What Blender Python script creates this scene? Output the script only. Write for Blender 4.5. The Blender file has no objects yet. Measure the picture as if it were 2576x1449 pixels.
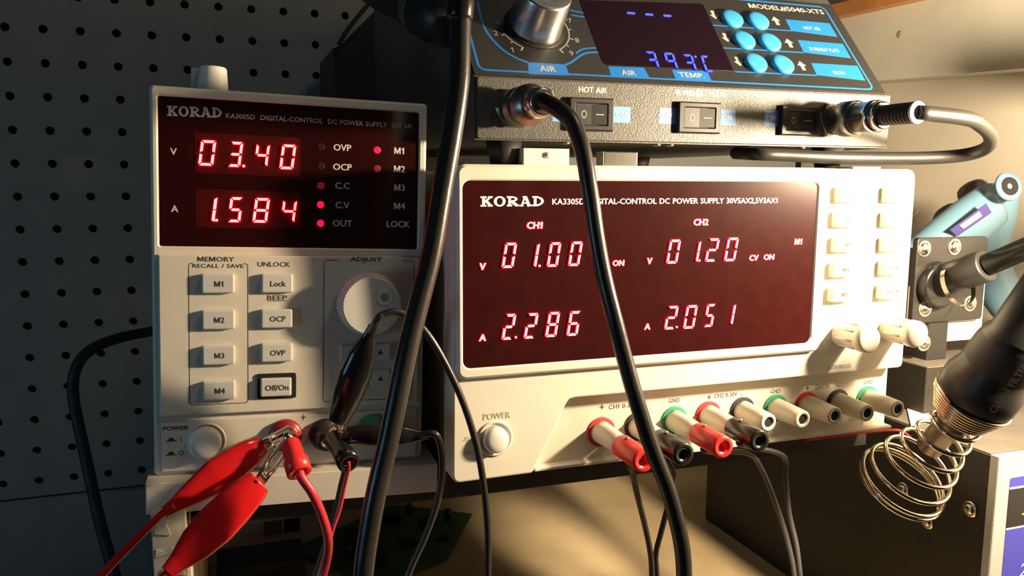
import bpy, bmesh, math, random
from mathutils import Vector, Matrix
from mathutils.geometry import tessellate_polygon
random.seed(4)
SC = bpy.context.scene
COL = SC.collection
MM = 0.001

# ------------------------------------------------------------------ camera, light, exposure
cam = bpy.data.objects.new('camera', bpy.data.cameras.new('camera'))
COL.objects.link(cam)
cam.data.sensor_width = 36.0
cam.data.lens = 36.0 * 2050.0 / 2576.0
cam.data.clip_start = 0.01
cr = [[0.942922, 0.039972, -0.330606], [-0.332984, 0.126416, -0.93442], [0.004443, 0.991172, 0.132511]]
cam.matrix_world = Matrix.Translation(Vector((-90.979, -326.217, 131.968)) * MM) @ Matrix(cr).to_4x4()
SC.camera = cam
cam.data.dof.use_dof = False

world = bpy.data.worlds.new('world'); SC.world = world
world.use_nodes = True
world.node_tree.nodes['Background'].inputs[0].default_value = (0.80, 0.95, 1.0, 1)
world.node_tree.nodes['Background'].inputs[1].default_value = 0.014

def area(name, loc, target, size, power, color, size_y=None):
    d = bpy.data.lights.new(name, 'AREA'); d.size = size; d.energy = power; d.color = color
    if size_y: d.shape = 'RECTANGLE'; d.size_y = size_y
    o = bpy.data.objects.new(name, d); COL.objects.link(o)
    o.location = Vector(loc) * MM
    o.rotation_euler = (Vector(target) - Vector(loc)).to_track_quat('-Z', 'Y').to_euler()
    return o
LAMP = (310, -135, 160)
ld = bpy.data.lights.new('desk_lamp_bulb', 'POINT'); ld.energy = 15.0; ld.color = (1.0, 0.79, 0.52); ld.shadow_soft_size = 0.014
lo = bpy.data.objects.new('desk_lamp_bulb', ld); COL.objects.link(lo); lo.location = Vector(LAMP) * MM
sd = bpy.data.lights.new('added_pool_spot', 'SPOT'); sd.energy = 42.0; sd.color = (1.0, 0.80, 0.55); sd.spot_size = math.radians(12); sd.spot_blend = 1.0; sd.shadow_soft_size = 0.02  # added spot without a real lamp; makes the light pool on the desk
so = bpy.data.objects.new('added_pool_spot', sd); COL.objects.link(so); so.location = Vector((215, -190, 30)) * MM
so.rotation_euler = (Vector((150, 218, -150)) - Vector((215, -190, 30))).to_track_quat('-Z', 'Y').to_euler()
area('ceiling_light', (700, -500, 1500), (250, 150, 100), 0.35, 3.8, (1.0, 0.86, 0.66))
area('monitor_light', (-620, -230, 40), (-60, 20, 60), 0.12, 0.45, (0.38, 0.70, 1.0), 0.16)
SC.view_settings.view_transform = 'Standard'; SC.view_settings.look = 'None'
SC.view_settings.gamma = 1.0; SC.view_settings.use_curve_mapping = False
SC.view_settings.exposure = 0.0

# ------------------------------------------------------------------ materials
def mat(name, color, rough=0.5, metal=0.0, var=0.0, vscale=60.0, bump=0.0, bscale=400.0, spec=0.5, emit=None, estr=0.0, coat=0.0, var_col=None):
    m = bpy.data.materials.new(name); m.use_nodes = True
    nt = m.node_tree; b = nt.nodes['Principled BSDF']
    b.inputs['Base Color'].default_value = (*color, 1)
    b.inputs['Roughness'].default_value = rough
    b.inputs['Metallic'].default_value = metal
    b.inputs['Specular IOR Level'].default_value = spec
    b.inputs['Coat Weight'].default_value = coat
    if emit:
        b.inputs['Emission Color'].default_value = (*emit, 1); b.inputs['Emission Strength'].default_value = estr
    if var > 0 or bump > 0:
        tc = nt.nodes.new('ShaderNodeTexCoord')
    if var > 0:
        n = nt.nodes.new('ShaderNodeTexNoise'); n.inputs['Scale'].default_value = vscale; n.inputs['Detail'].default_value = 6
        r = nt.nodes.new('ShaderNodeValToRGB')
        lo_ = var_col if var_col else tuple(c * (1 - var) for c in color)
        r.color_ramp.elements[0].color = (*lo_, 1); r.color_ramp.elements[1].color = (*color, 1)
        r.color_ramp.elements[0].position = 0.32; r.color_ramp.elements[1].position = 0.62
        nt.links.new(tc.outputs['Object'], n.inputs['Vector']); nt.links.new(n.outputs['Fac'], r.inputs['Fac'])
        nt.links.new(r.outputs['Color'], b.inputs['Base Color'])
    if bump > 0:
        n2 = nt.nodes.new('ShaderNodeTexNoise'); n2.inputs['Scale'].default_value = bscale; n2.inputs['Detail'].default_value = 3
        bp = nt.nodes.new('ShaderNodeBump'); bp.inputs['Strength'].default_value = bump; bp.inputs['Distance'].default_value = 0.0006
        nt.links.new(tc.outputs['Object'], n2.inputs['Vector']); nt.links.new(n2.outputs['Fac'], bp.inputs['Height'])
        nt.links.new(bp.outputs['Normal'], b.inputs['Normal'])
    return m
M = {}
M['beige'] = mat('beige_plastic', (0.66, 0.60, 0.50), 0.48, var=0.06, vscale=90, bump=0.05, bscale=900)
M['beige_light'] = mat('cream_plastic', (0.72, 0.68, 0.58), 0.42, bump=0.03, bscale=900)
M['button'] = mat('grey_button_plastic', (0.56, 0.54, 0.50), 0.40)
M['white_cap'] = mat('white_plastic', (0.74, 0.71, 0.66), 0.38)
M['post_plastic'] = mat('ivory_post_plastic', (0.62, 0.58, 0.48), 0.36)
M['case_grey'] = mat('grey_case_paint', (0.42, 0.44, 0.45), 0.45, bump=0.12, bscale=700)
M['window'] = mat('dark_red_window', (0.022, 0.0030, 0.0030), 0.16, spec=0.5, var=0.12, vscale=140)
M['window_wide'] = mat('dark_red_window_wide', (0.036, 0.0052, 0.0048), 0.22, spec=0.35, var=0.22, vscale=120)
M['module'] = mat('red_digit_module', (0.050, 0.0016, 0.0016), 0.6, spec=0.1)
M['halo_plate'] = mat('red_filter_plate', (0.10, 0.006, 0.006), 0.7, spec=0.1)
M['seg'] = mat('lit_segment', (0.8, 0.3, 0.3), 0.4, emit=(1.0, 0.58, 0.54), estr=1.15)
M['seg_side'] = mat('lit_segment_side', (0.4, 0.02, 0.03), 0.5, emit=(1.0, 0.003, 0.014), estr=14.0)
M['seg_off'] = mat('unlit_segment', (0.030, 0.004, 0.003), 0.5)
M['led_on'] = mat('lit_red_lamp', (0.10, 0.006, 0.012), 0.4, emit=(1.0, 0.008, 0.06), estr=1.0)
M['led_dim'] = mat('dim_red_lamp', (0.10, 0.006, 0.012), 0.5, emit=(1.0, 0.01, 0.05), estr=0.14)
M['led_off'] = mat('unlit_red_lamp', (0.035, 0.004, 0.005), 0.5, spec=.2)
M['lit_text'] = mat('lit_lettering', (0.8, 0.4, 0.4), 0.5, emit=(1.0, 0.50, 0.46), estr=0.95)
M['white_print'] = mat('white_print', (0.62, 0.58, 0.53), 0.6)
M['grey_print'] = mat('grey_print', (0.34, 0.31, 0.29), 0.6)
M['dark_print'] = mat('dark_print', (0.045, 0.040, 0.036), 0.6)
M['faint_print'] = mat('faint_raised_print', (0.54, 0.49, 0.41), 0.5)
M['black'] = mat('black_plastic', (0.018, 0.017, 0.016), 0.42)
M['black_gloss'] = mat('black_vinyl', (0.014, 0.013, 0.013), 0.22, var=0.3, vscale=120)
M['cable'] = mat('black_cable_jacket', (0.024, 0.021, 0.019), 0.30, bump=0.15, bscale=260)
M['cable_matt'] = mat('matt_black_cable', (0.020, 0.018, 0.017), 0.45, bump=0.1, bscale=300)
M['rubber'] = mat('black_rubber', (0.020, 0.018, 0.016), 0.6)
M['red_boot'] = mat('red_vinyl', (0.52, 0.010, 0.012), 0.17, var=0.25, vscale=50, coat=0.4)
M['red_plug'] = mat('red_plug_plastic', (0.75, 0.030, 0.028), 0.33)
M['red_post'] = mat('shaded_red_post', (0.26, 0.010, 0.010), 0.35)  # red darkened to stand in for the shadow on the post
M['red_wire'] = mat('red_wire_jacket', (0.58, 0.030, 0.055), 0.38)
M['steel'] = mat('nickel_steel', (0.72, 0.68, 0.60), 0.22, metal=1.0, bump=0.05, bscale=300)
M['spring'] = mat('spring_wire', (0.80, 0.72, 0.58), 0.17, metal=1.0)
M['copper'] = mat('warm_plated_wire', (0.78, 0.58, 0.42), 0.22, metal=1.0)
M['dark_steel'] = mat('dull_steel', (0.34, 0.31, 0.27), 0.35, metal=1.0)
M['brushed'] = mat('brushed_aluminium', (0.72, 0.70, 0.67), 0.28, metal=1.0, bump=0.12, bscale=500)
M['red_ring'] = mat('red_ring_print', (0.60, 0.035, 0.040), 0.5)
M['black_ring'] = mat('black_ring_print', (0.030, 0.026, 0.024), 0.5)
M['green_ring'] = mat('green_ring_print', (0.030, 0.27, 0.15), 0.5)
M['station'] = mat('black_wrinkle_paint', (0.082, 0.076, 0.068), 0.42, spec=0.6, var=0.35, vscale=900, bump=0.35, bscale=1500)
M['panel'] = mat('black_panel_film', (0.022, 0.021, 0.020), 0.38)
M['blue_print'] = mat('blue_print', (0.010, 0.17, 0.58), 0.5)
M['blue_button'] = mat('blue_rubber_button', (0.045, 0.33, 0.66), 0.34)
M['blue_window'] = mat('violet_black_window', (0.012, 0.005, 0.010), 0.15)
M['blue_seg'] = mat('lit_blue_segment', (0.05, 0.08, 0.8), 0.4, emit=(0.05, 0.10, 1.0), estr=1.25)
M['blue_side'] = mat('lit_blue_segment_side', (0.01, 0.01, 0.5), 0.4, emit=(0.02, 0.02, 1.0), estr=1.6)
M['arrow'] = mat('beige_print', (0.52, 0.45, 0.38), 0.6)
M['white_tag'] = mat('pale_blue_tag', (0.16, 0.34, 0.72), 0.5)
M['gun'] = mat('pale_blue_gun_plastic', (0.105, 0.205, 0.28), 0.33)
M['gun_dark'] = mat('dark_gun_cap', (0.06, 0.06, 0.055), 0.45)
M['purple'] = mat('purple_label', (0.045, 0.036, 0.17), 0.5)
M['lavender'] = mat('lavender_print', (0.20, 0.18, 0.24), 0.5)
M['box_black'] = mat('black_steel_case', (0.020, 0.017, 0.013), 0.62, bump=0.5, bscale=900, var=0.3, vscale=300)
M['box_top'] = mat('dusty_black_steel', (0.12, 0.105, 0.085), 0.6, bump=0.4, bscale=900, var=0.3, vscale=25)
M['silver_panel'] = mat('speckled_silver_panel', (0.60, 0.59, 0.56), 0.45, metal=0.3, var=0.35, vscale=1500, bump=0.3, bscale=1500)
M['navy'] = mat('navy_label', (0.055, 0.055, 0.38), 0.5)
M['gold'] = mat('gold_print', (0.62, 0.40, 0.05), 0.5)
M['label_white'] = mat('label_white', (0.72, 0.70, 0.68), 0.5)
M['shelf_white'] = mat('worn_white_laminate', (0.58, 0.52, 0.44), 0.55, var=0.10, vscale=30, bump=0.1, bscale=200)
M['shelf_worn'] = mat('peeling_white_laminate', (0.66, 0.60, 0.50), 0.6, var=0.5, vscale=42, bump=0.3, bscale=150, var_col=(0.34, 0.27, 0.18))
M['shelf_dark'] = mat('dark_brown_board', (0.016, 0.011, 0.008), 0.6, var=0.3, vscale=50)
M['desk'] = mat('tan_desk_laminate', (0.50, 0.38, 0.22), 0.34, var=0.12, vscale=30, bump=0.06, bscale=300)
M['pegboard'] = mat('grey_hardboard', (0.20, 0.205, 0.20), 0.75, var=0.08, vscale=40, bump=0.15, bscale=600)
M['void'] = mat('hole_shade_black', (0.006, 0.006, 0.006), 0.9)  # near-black colour standing in for shade inside openings
M['wall'] = mat('warm_wall_paint', (0.54, 0.49, 0.41), 0.7, var=0.10, vscale=14, bump=0.1, bscale=300)
M['board'] = mat('grey_beige_board', (0.58, 0.56, 0.48), 0.6, var=0.12, vscale=16, bump=0.06, bscale=300)
M['wood'] = mat('varnished_wood', (0.50, 0.20, 0.05), 0.4, var=0.3, vscale=35)
M['cord'] = mat('pale_cord', (0.58, 0.50, 0.30), 0.5)
M['pcb'] = mat('green_circuit_board', (0.035, 0.11, 0.035), 0.4, var=0.4, vscale=150)
M['chip'] = mat('black_chip', (0.012, 0.012, 0.012), 0.4)
M['paper'] = mat('white_paper', (0.82, 0.78, 0.68), 0.7)
M['screw'] = mat('nickel_screw', (0.70, 0.66, 0.58), 0.25, metal=1.0)
M['amber'] = mat('amber_paper', (0.50, 0.33, 0.12), 0.6)

# ------------------------------------------------------------------ mesh builder (millimetres in, metres out)
def rrect(x0, x1, z0, z1, r=0.0, n=4):
    if r <= 0: return [(x0, z0), (x1, z0), (x1, z1), (x0, z1)]
    p = []
    for cx, cz, a0 in ((x1 - r, z0 + r, -90), (x1 - r, z1 - r, 0), (x0 + r, z1 - r, 90), (x0 + r, z0 + r, 180)):
        for i in range(n + 1):
            a = math.radians(a0 + 90 * i / n); p.append((cx + r * math.cos(a), cz + r * math.sin(a)))
    return p
def circle(cx, cz, r, n=32):
    return [(cx + r * math.cos(2 * math.pi * i / n), cz + r * math.sin(2 * math.pi * i / n)) for i in range(n)]
def inset(pts, d):
    n = len(pts); out = []
    for i in range(n):
        p0, p1, p2 = pts[i - 1], pts[i], pts[(i + 1) % n]
        def nrm(a, b):
            dx, dz = b[0] - a[0], b[1] - a[1]; l = math.hypot(dx, dz) or 1e-9
            return (-dz / l, dx / l)
        n1, n2 = nrm(p0, p1), nrm(p1, p2)
        k = 1 + n1[0] * n2[0] + n1[1] * n2[1]
        if k < 0.2: k = 0.2
        out.append((p1[0] + d * (n1[0] + n2[0]) / k, p1[1] + d * (n1[1] + n2[1]) / k))
    return out
def smooth_path(pts, step=4):
    P = [Vector(p) for p in pts]; out = []
    if len(P) < 3: return P
    for i in range(len(P) - 1):
        p0 = P[i - 1] if i else P[0] * 2 - P[1]; p1 = P[i]; p2 = P[i + 1]; p3 = P[i + 2] if i + 2 < len(P) else P[-1] * 2 - P[-2]
        for k in range(step):
            t = k / step
            out.append(0.5 * ((2 * p1) + (p2 - p0) * t + (2 * p0 - 5 * p1 + 4 * p2 - p3) * t * t + (3 * p1 - p0 - 3 * p2 + p3) * t ** 3))
    out.append(P[-1]); return out
TEXT = {}
def raw_text(s):
    c = bpy.data.curves.new('lettering', 'FONT'); c.body = s; c.size = 1.0; c.resolution_u = 2; c.fill_mode = 'FRONT'
    o = bpy.data.objects.new('lettering', c)
    me = bpy.data.meshes.new_from_object(o)
    vs = [(v.co.x, v.co.y) for v in me.vertices]; fs = [tuple(p.vertices) for p in me.polygons]
    bpy.data.objects.remove(o); bpy.data.curves.remove(c); bpy.data.meshes.remove(me)
    return vs, fs
def width(vs): return max(v[0] for v in vs) - min(v[0] for v in vs)
def glyph(ch):
    if ch not in TEXT:
        if 'HH' not in TEXT: TEXT['HH'] = width(raw_text('HH')[0])
        adv = width(raw_text('H' + ch + 'H')[0]) - TEXT['HH']
        if ch == ' ': TEXT[ch] = ([], [], .34)
        elif ch == '1': TEXT[ch] = ([(.20, 0), (.30, 0), (.30, .69), (.23, .69), (.20, .62), (.06, .52), (.06, .44), (.20, .50)], [(0, 1, 2, 3, 4, 7), (4, 5, 6, 7)], .46)
        elif ch == 'M': TEXT[ch] = ([(.08, 0), (.08, .69), (.21, .69), (.41, .22), (.61, .69), (.74, .69), (.74, 0), (.65, 0), (.65, .50), (.45, .03), (.37, .03), (.17, .50), (.17, 0)], [(0, 12, 11, 2, 1), (2, 11, 10, 3), (3, 10, 9), (3, 9, 8, 4), (4, 8, 7, 6, 5)], .82)
        else:
            vs, fs = raw_text(ch); TEXT[ch] = (vs, fs, adv)
    return TEXT[ch]
def text_mesh(s, weight):
    V, F = [], []; x = 0
    cps = [(0, 0)] if weight < .005 else [(0, 0), (weight * 1.3, 0), (-weight * 1.3, 0), (0, weight * .7), (0, -weight * .7)]
    for ch in s:
        vs, fs, adv = glyph(ch)
        for li, (dx, dy) in enumerate(cps):
            b = len(V); V += [(a + x + dx, c + dy, li) for a, c in vs]; F += [tuple(k + b for k in f) for f in fs]
        x += adv
    return V, F
class MB:
    def __init__(s): s.v = []; s.f = []; s.m = []; s.sm = []; s.cur = 0
    def face(s, idx, smooth=False): s.f.append(tuple(idx)); s.m.append(s.cur); s.sm.append(smooth)
    def add(s, pts): i = len(s.v); s.v += [tuple(p) for p in pts]; return list(range(i, i + len(pts)))
    def prism(s, pts, y0, y1, bev=0.0, smooth=False, back=True, tess=False):
        """outline pts (x,z), counter-clockwise seen from the front; y0 = front face, y1 = back"""
        n = len(pts)
        B = s.add([(x, y1, z) for x, z in pts])
        if bev > 0:
            A = s.add([(x, y0 + bev, z) for x, z in pts]); q = inset(pts, bev * 0.3); A2 = s.add([(x, y0 + bev * 0.3, z) for x, z in q]); F = s.add([(x, y0, z) for x, z in inset(pts, bev)])
            rings = [(B, A), (A, A2), (A2, F)]
        else:
            F = s.add([(x, y0, z) for x, z in pts]); rings = [(B, F)]
        for r0, r1 in rings:
            for i in range(n): s.face((r0[i], r0[(i + 1) % n], r1[(i + 1) % n], r1[i]), smooth)
        if tess:
            for t in tessellate_polygon([[Vector((s.v[k][0], s.v[k][2], 0)) for k in F]]):
                p, q, r_ = [Vector((s.v[F[k]][0], s.v[F[k]][2])) for k in t]
                s.face([F[k] for k in (t if (q - p).cross(r_ - p) > 0 else t[::-1])])
        else: s.face(F)
        if back: s.face(B[::-1])
        return s
    def ring(s, outer, inner, y0, y1, bev=0.0, wall=None):
        n = len(outer)
        ob = s.add([(x, y1, z) for x, z in outer]); of = s.add([(x, y0 + bev, z) for x, z in outer])
        rings = [ob, of]
        if bev > 0: rings.append(s.add([(x, y0, z) for x, z in inset(outer, bev)]))
        if bev > 0: rings.append(s.add([(x, y0, z) for x, z in inset(inner, -bev * .6)]))
        rings.append(s.add([(x, y0 + bev * .6, z) for x, z in inner]))
        rings.append(s.add([(x, wall if wall is not None else y1, z) for x, z in inner]))
        for r0, r1 in zip(rings, rings[1:]):
            for i in range(n): s.face((r0[i], r0[(i + 1) % n], r1[(i + 1) % n], r1[i]))
        return s
    def box(s, x0, x1, y0, y1, z0, z1, bev=0.0): return s.prism(rrect(x0, x1, z0, z1), y0, y1, bev)
    def lathe(s, prof, c, axis=(0, -1, 0), n=28, smooth=True, sq=1.0, cap=True, tooth=0.0):
        """prof: list of (distance along axis, radius)"""
        c = Vector(c); a = Vector(axis).normalized()
        u = a.cross(Vector((0, 0, 1)));
        if u.length < 1e-3: u = Vector((1, 0, 0))
        u.normalize(); w = a.cross(u)
        rs = []
        for t, r in prof:
            rs.append(s.add([c + a * t + (u * math.cos(2 * math.pi * i / n) + w * sq * math.sin(2 * math.pi * i / n)) * (r - (tooth if i % 2 else 0)) for i in range(n)]))
        for r0, r1 in zip(rs, rs[1:]):
            for i in range(n): s.face((r0[i], r0[(i + 1) % n], r1[(i + 1) % n], r1[i]), smooth)
        if cap:
            if prof[0][1] > 0: s.face(rs[0][::-1])
            if prof[-1][1] > 0: s.face(rs[-1])
        return s
    def tube(s, pts, r, n=14, step=5, flat=1.0, fdir=None, raw=False):
        P = [Vector(p) for p in pts] if raw else smooth_path(pts, step)
        N = len(P)
        if isinstance(r, (int, float)): rr = [r] * N
        else:
            m = len(r); rr = []
            for i in range(N):
                t = i / (N - 1) * (m - 1); k = min(int(t), m - 2); g = t - k; rr.append(r[k] * (1 - g) + r[k + 1] * g)
        T = [(P[min(i + 1, N - 1)] - P[max(i - 1, 0)]).normalized() for i in range(N)]
        u = Vector(fdir) if fdir else T[0].cross(Vector((0.31, 0.2, 0.93)))
        rs = []
        for i in range(N):
            u = (u - T[i] * u.dot(T[i])).normalized(); w = T[i].cross(u)
            rs.append(s.add([P[i] + (u * flat * math.cos(2 * math.pi * k / n) + w * math.sin(2 * math.pi * k / n)) * rr[i] for k in range(n)]))
        for r0, r1 in zip(rs, rs[1:]):
            for i in range(n): s.face((r0[i], r0[(i + 1) % n], r1[(i + 1) % n], r1[i]), True)
        s.face(rs[0][::-1]); s.face(rs[-1])
        return s
    def text(s, t, x, z, h=None, w=None, y=0.0, align='c', weight=0.0, slope=0.0, shear=0.0, back=False):
        vs, fs = text_mesh(t, weight)
        xs = [p[0] for p in vs]; zs = [p[1] for p in vs]
        x0, x1, z0, z1 = min(xs), max(xs), min(zs), max(zs)
        if t in '-–=': z0, z1 = 0.0, 0.69
        kz = h / (z1 - z0) if h else None
        kx = w / (x1 - x0) if w else kz
        if kz is None: kz = kx
        ox = {'c': -(x0 + x1) / 2, 'l': -x0, 'r': -x1}[align]
        co = []
        for a, b, li in vs:
            X = (a + ox) * kx; Zz = (b - (z0 + z1) / 2) * kz
            co.append((x + X + shear * Zz, y - .006 * li, z + Zz + slope * X))
        i = s.add(co)
        for f in fs: s.face([i[k] for k in f])
        return s
    def line(s, pts, w, y0, y1, closed=False):
        """flat printed line through pts (x,z)"""
        n = len(pts); L = []; Rr = []
        for i in range(n):
            a = Vector(pts[i - 1] if (i or closed) else pts[i]); b = Vector(pts[(i + 1) % n] if (i < n - 1 or closed) else pts[i])
            d = b - a
            if d.length < 1e-6: d = Vector((1, 0))
            d.normalize(); q = Vector((-d[1], d[0])) * w / 2; c = Vector(pts[i])
            L.append(tuple(c + q)); Rr.append(tuple(c - q))
        A = s.add([(p[0], y0, p[1]) for p in L]); B = s.add([(p[0], y0, p[1]) for p in Rr])
        for i in range(n if closed else n - 1):
            j = (i + 1) % n; s.face((B[i], B[j], A[j], A[i]))
        return s
    def build(s, name, mats, parent=None, loc=None, rot=None):
        me = bpy.data.meshes.new(name)
        me.from_pydata([(a * MM, b * MM, c * MM) for a, b, c in s.v], [], s.f)
        if not isinstance(mats, (list, tuple)): mats = [mats]
        for m in mats: me.materials.append(M[m] if isinstance(m, str) else m)
        me.polygons.foreach_set('material_index', s.m); me.polygons.foreach_set('use_smooth', s.sm)
        me.validate(); me.update()
        o = bpy.data.objects.new(name, me); COL.objects.link(o)
        if parent: o.parent = parent
        if loc: o.location = Vector(loc) * MM
        if rot: o.rotation_euler = rot
        return o
def tag(o, label, cat, group=None):
    o['label'] = label; o['category'] = cat
    if group: o['group'] = group
    return o
def lefty(o):
    o.scale = (LS, LS, LS); return o
def thing(name, label, cat, loc=(0, 0, 0), group=None, rot=None):
    o = bpy.data.objects.new(name, None); COL.objects.link(o); o.location = Vector(loc) * MM
    o.empty_display_size = 0.01
    if rot is not None: o.rotation_euler = Matrix(rot).to_euler()
    return tag(o, label, cat, group)
def struct(o): o['kind'] = 'structure'; return o
def rel(p, o): return (p[0] - o[0], p[1] - o[1], p[2] - o[2])

# seven-segment digit: bounding box top-left (x,z) and bottom-right (x,z); lit segments stand proud of their plate
SEG = {'0': 'abcdef', '1': 'bc', '2': 'abged', '3': 'abgcd', '4': 'fgbc', '5': 'afgcd', '6': 'afgedc', '8': 'abcdefg', '9': 'abcfg', '-': 'g', 'C': 'adef', 'o': ''}
def seven(mb, tl, br, ch, y, proud=0.5, sl=0.13, th=None, off=False, shape=None):
    h = tl[1] - br[1]; k = sl * h; w = (br[0] - tl[0]) - k
    th = th or h * 0.115
    def q(x, z): return (br[0] - k - w + x * w + (z - 0) * k, br[1] + z * h)
    g = 0.012; tx = th / max(w, 1e-3); tz = th / h
    S = {'a': [(tx * .25 + g, 1), (1 - tx * .25 - g, 1), (1 - tx - g, 1 - tz), (tx + g, 1 - tz)],
         'd': [(tx * .25 + g, 0), (tx + g, tz), (1 - tx - g, tz), (1 - tx * .25 - g, 0)],
         'g': [(tx * .5 + g, .5), (tx + g, .5 + tz / 2), (1 - tx - g, .5 + tz / 2), (1 - tx * .5 - g, .5), (1 - tx - g, .5 - tz / 2), (tx + g, .5 - tz / 2)],
         'f': [(0, .5 + tz * .08 + g), (0, 1 - tz * .2 - g), (tx, 1 - tz - g), (tx, .5 + tz * .5 + g)],
         'b': [(1, .5 + tz * .08 + g), (1, 1 - tz * .2 - g), (1 - tx, 1 - tz - g), (1 - tx, .5 + tz * .5 + g)],
         'e': [(0, .5 - tz * .08 - g), (0, tz * .2 + g), (tx, tz + g), (tx, .5 - tz * .5 - g)],
         'c': [(1, .5 - tz * .08 - g), (1, tz * .2 + g), (1 - tx, tz + g), (1 - tx, .5 - tz * .5 - g)]}
    if ch == '1':
        w = 1.1 * th; tx = 1
        S = {'b': [(0, .5 + g), (1, .5 + g), (1, 1), (.0, .93)], 'c': [(0, .07), (1, 0), (1, .5 - g), (0, .5 - g)]}
    lit = SEG[ch]
    for name, P in S.items():
        if name not in lit and not off: continue
        pts = [q(*p) for p in P]
        ar = sum(pts[i - 1][0] * pts[i][1] - pts[i][0] * pts[i - 1][1] for i in range(len(pts)))
        if ar < 0: pts = pts[::-1]
        n = len(pts)
        if name in lit:
            B = mb.add([(x, y, z) for x, z in pts]); F = mb.add([(x, y - proud, z) for x, z in inset(pts, th * .10)])
            mb.cur = 1
            for i in range(n): mb.face((B[i], B[(i + 1) % n], F[(i + 1) % n], F[i]))
            mb.cur = 0; mb.face(F)
        else:
            mb.cur = 2; F = mb.add([(x, y - 0.05, z) for x, z in pts]); mb.face(F)
    mb.cur = 0
def dot(mb, c, r, y, proud=0.5, n=14):
    p = circle(c[0], c[1], r, n); B = mb.add([(x, y, z) for x, z in p]); F = mb.add([(x, y - proud, z) for x, z in inset(p, r * .12)])
    mb.cur = 1
    for i in range(n): mb.face((B[i], B[(i + 1) % n], F[(i + 1) % n], F[i]))
    mb.cur = 0; mb.face(F)
# slab-serif outline maker's mark, built from strokes
def slab_word(mb, word, x, z, w, h, y, slope=0.0):
    n = len(word); cw = w / n
    cnt = [0]
    def bar(x0, z0, x1, z1, t):
        cnt[0] += 1
        d = Vector((x1 - x0, z1 - z0)); l = d.length or 1; q = Vector((-d[1], d[0])) / l * t / 2
        P = [(x0 - q[0], z0 - q[1]), (x1 - q[0], z1 - q[1]), (x1 + q[0], z1 + q[1]), (x0 + q[0], z0 + q[1])]
        i = mb.add([(a, y - .004 * cnt[0], b + slope * (a - x)) for a, b in P]); mb.face(i)
    def arc(cx, cz, rx, rz, a0, a1, tx, tz):
        N = 20; ins = []; out = []
        for k in range(N + 1):
            a = math.radians(a0 + (a1 - a0) * k / N); c, s_ = math.cos(a), math.sin(a)
            out.append((cx + rx * c, y, cz + rz * s_ + slope * (cx - x))); ins.append((cx + (rx - tx) * c, y, cz + (rz - tz) * s_ + slope * (cx - x)))
        o = mb.add(out); i_ = mb.add(ins)
        for k in range(N): mb.face((i_[k], o[k], o[k + 1], i_[k + 1]) if a1 > a0 else (i_[k + 1], o[k + 1], o[k], i_[k]))
    for i, ch in enumerate(word):
        a = x + i * cw + cw * .04; b = x + (i + 1) * cw - cw * .04; u = b - a; t = u * .24; s_ = h * .17
        z0, z1 = z, z + h
        def serif(cx, zz, ww): bar(cx - ww / 2, zz, cx + ww / 2, zz, s_)
        if ch == 'K':
            sx = a + u * .24; bar(sx, z0, sx, z1, t); serif(sx, z0 + s_ / 2, u * .5); serif(sx, z1 - s_ / 2, u * .5)
            bar(sx + t * .3, z0 + h * .42, b - u * .2, z1 - s_ / 2, t * .75); bar(sx + t * .8, z0 + h * .58, b - u * .17, z0 + s_ / 2, t * .95)
            serif(b - u * .2, z0 + s_ / 2, u * .42); serif(b - u * .2, z1 - s_ / 2, u * .40)
        elif ch == 'O': arc((a + b) / 2, (z0 + z1) / 2, u * .5, h * .51, 0, 360, t * 1.05, s_ * .9)
        elif ch in 'RD':
            sx = a + u * .24; bar(sx, z0, sx, z1, t); serif(sx, z1 - s_ / 2, u * .5)
            if ch == 'D':
                serif(sx, z0 + s_ / 2, u * .5); arc(sx, (z0 + z1) / 2, b - sx, h * .5, -90, 90, t, s_)
            else:
                serif(sx, z0 + s_ / 2, u * .46); arc(sx + u * .1, z0 + h * .72, b - sx - u * .18, h * .28, -90, 90, t * .9, s_ * .9)
                bar(sx, z1 - s_ / 2, sx + u * .15, z1 - s_ / 2, s_); bar(sx, z0 + h * .49, sx + u * .15, z0 + h * .49, s_)
                bar(sx + u * .18, z0 + h * .48, b - u * .14, z0 + s_ / 2, t); serif(b - u * .13, z0 + s_ / 2, u * .3)
        elif ch == 'A':
            m = (a + b) / 2 - u * .02
            bar(m - u * .02, z1, a + u * .16, z0, t * .6); bar(m + u * .02, z1 - s_ * .3, b - u * .16, z0, t * 1.05); bar(a + u * .26, z0 + h * .32, b - u * .3, z0 + h * .32, s_ * .8)
            serif(a + u * .16, z0 + s_ / 2, u * .36); serif(b - u * .16, z0 + s_ / 2, u * .42); serif(m - u * .08, z1 - s_ / 2, u * .3)

LS = 1.0210
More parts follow.
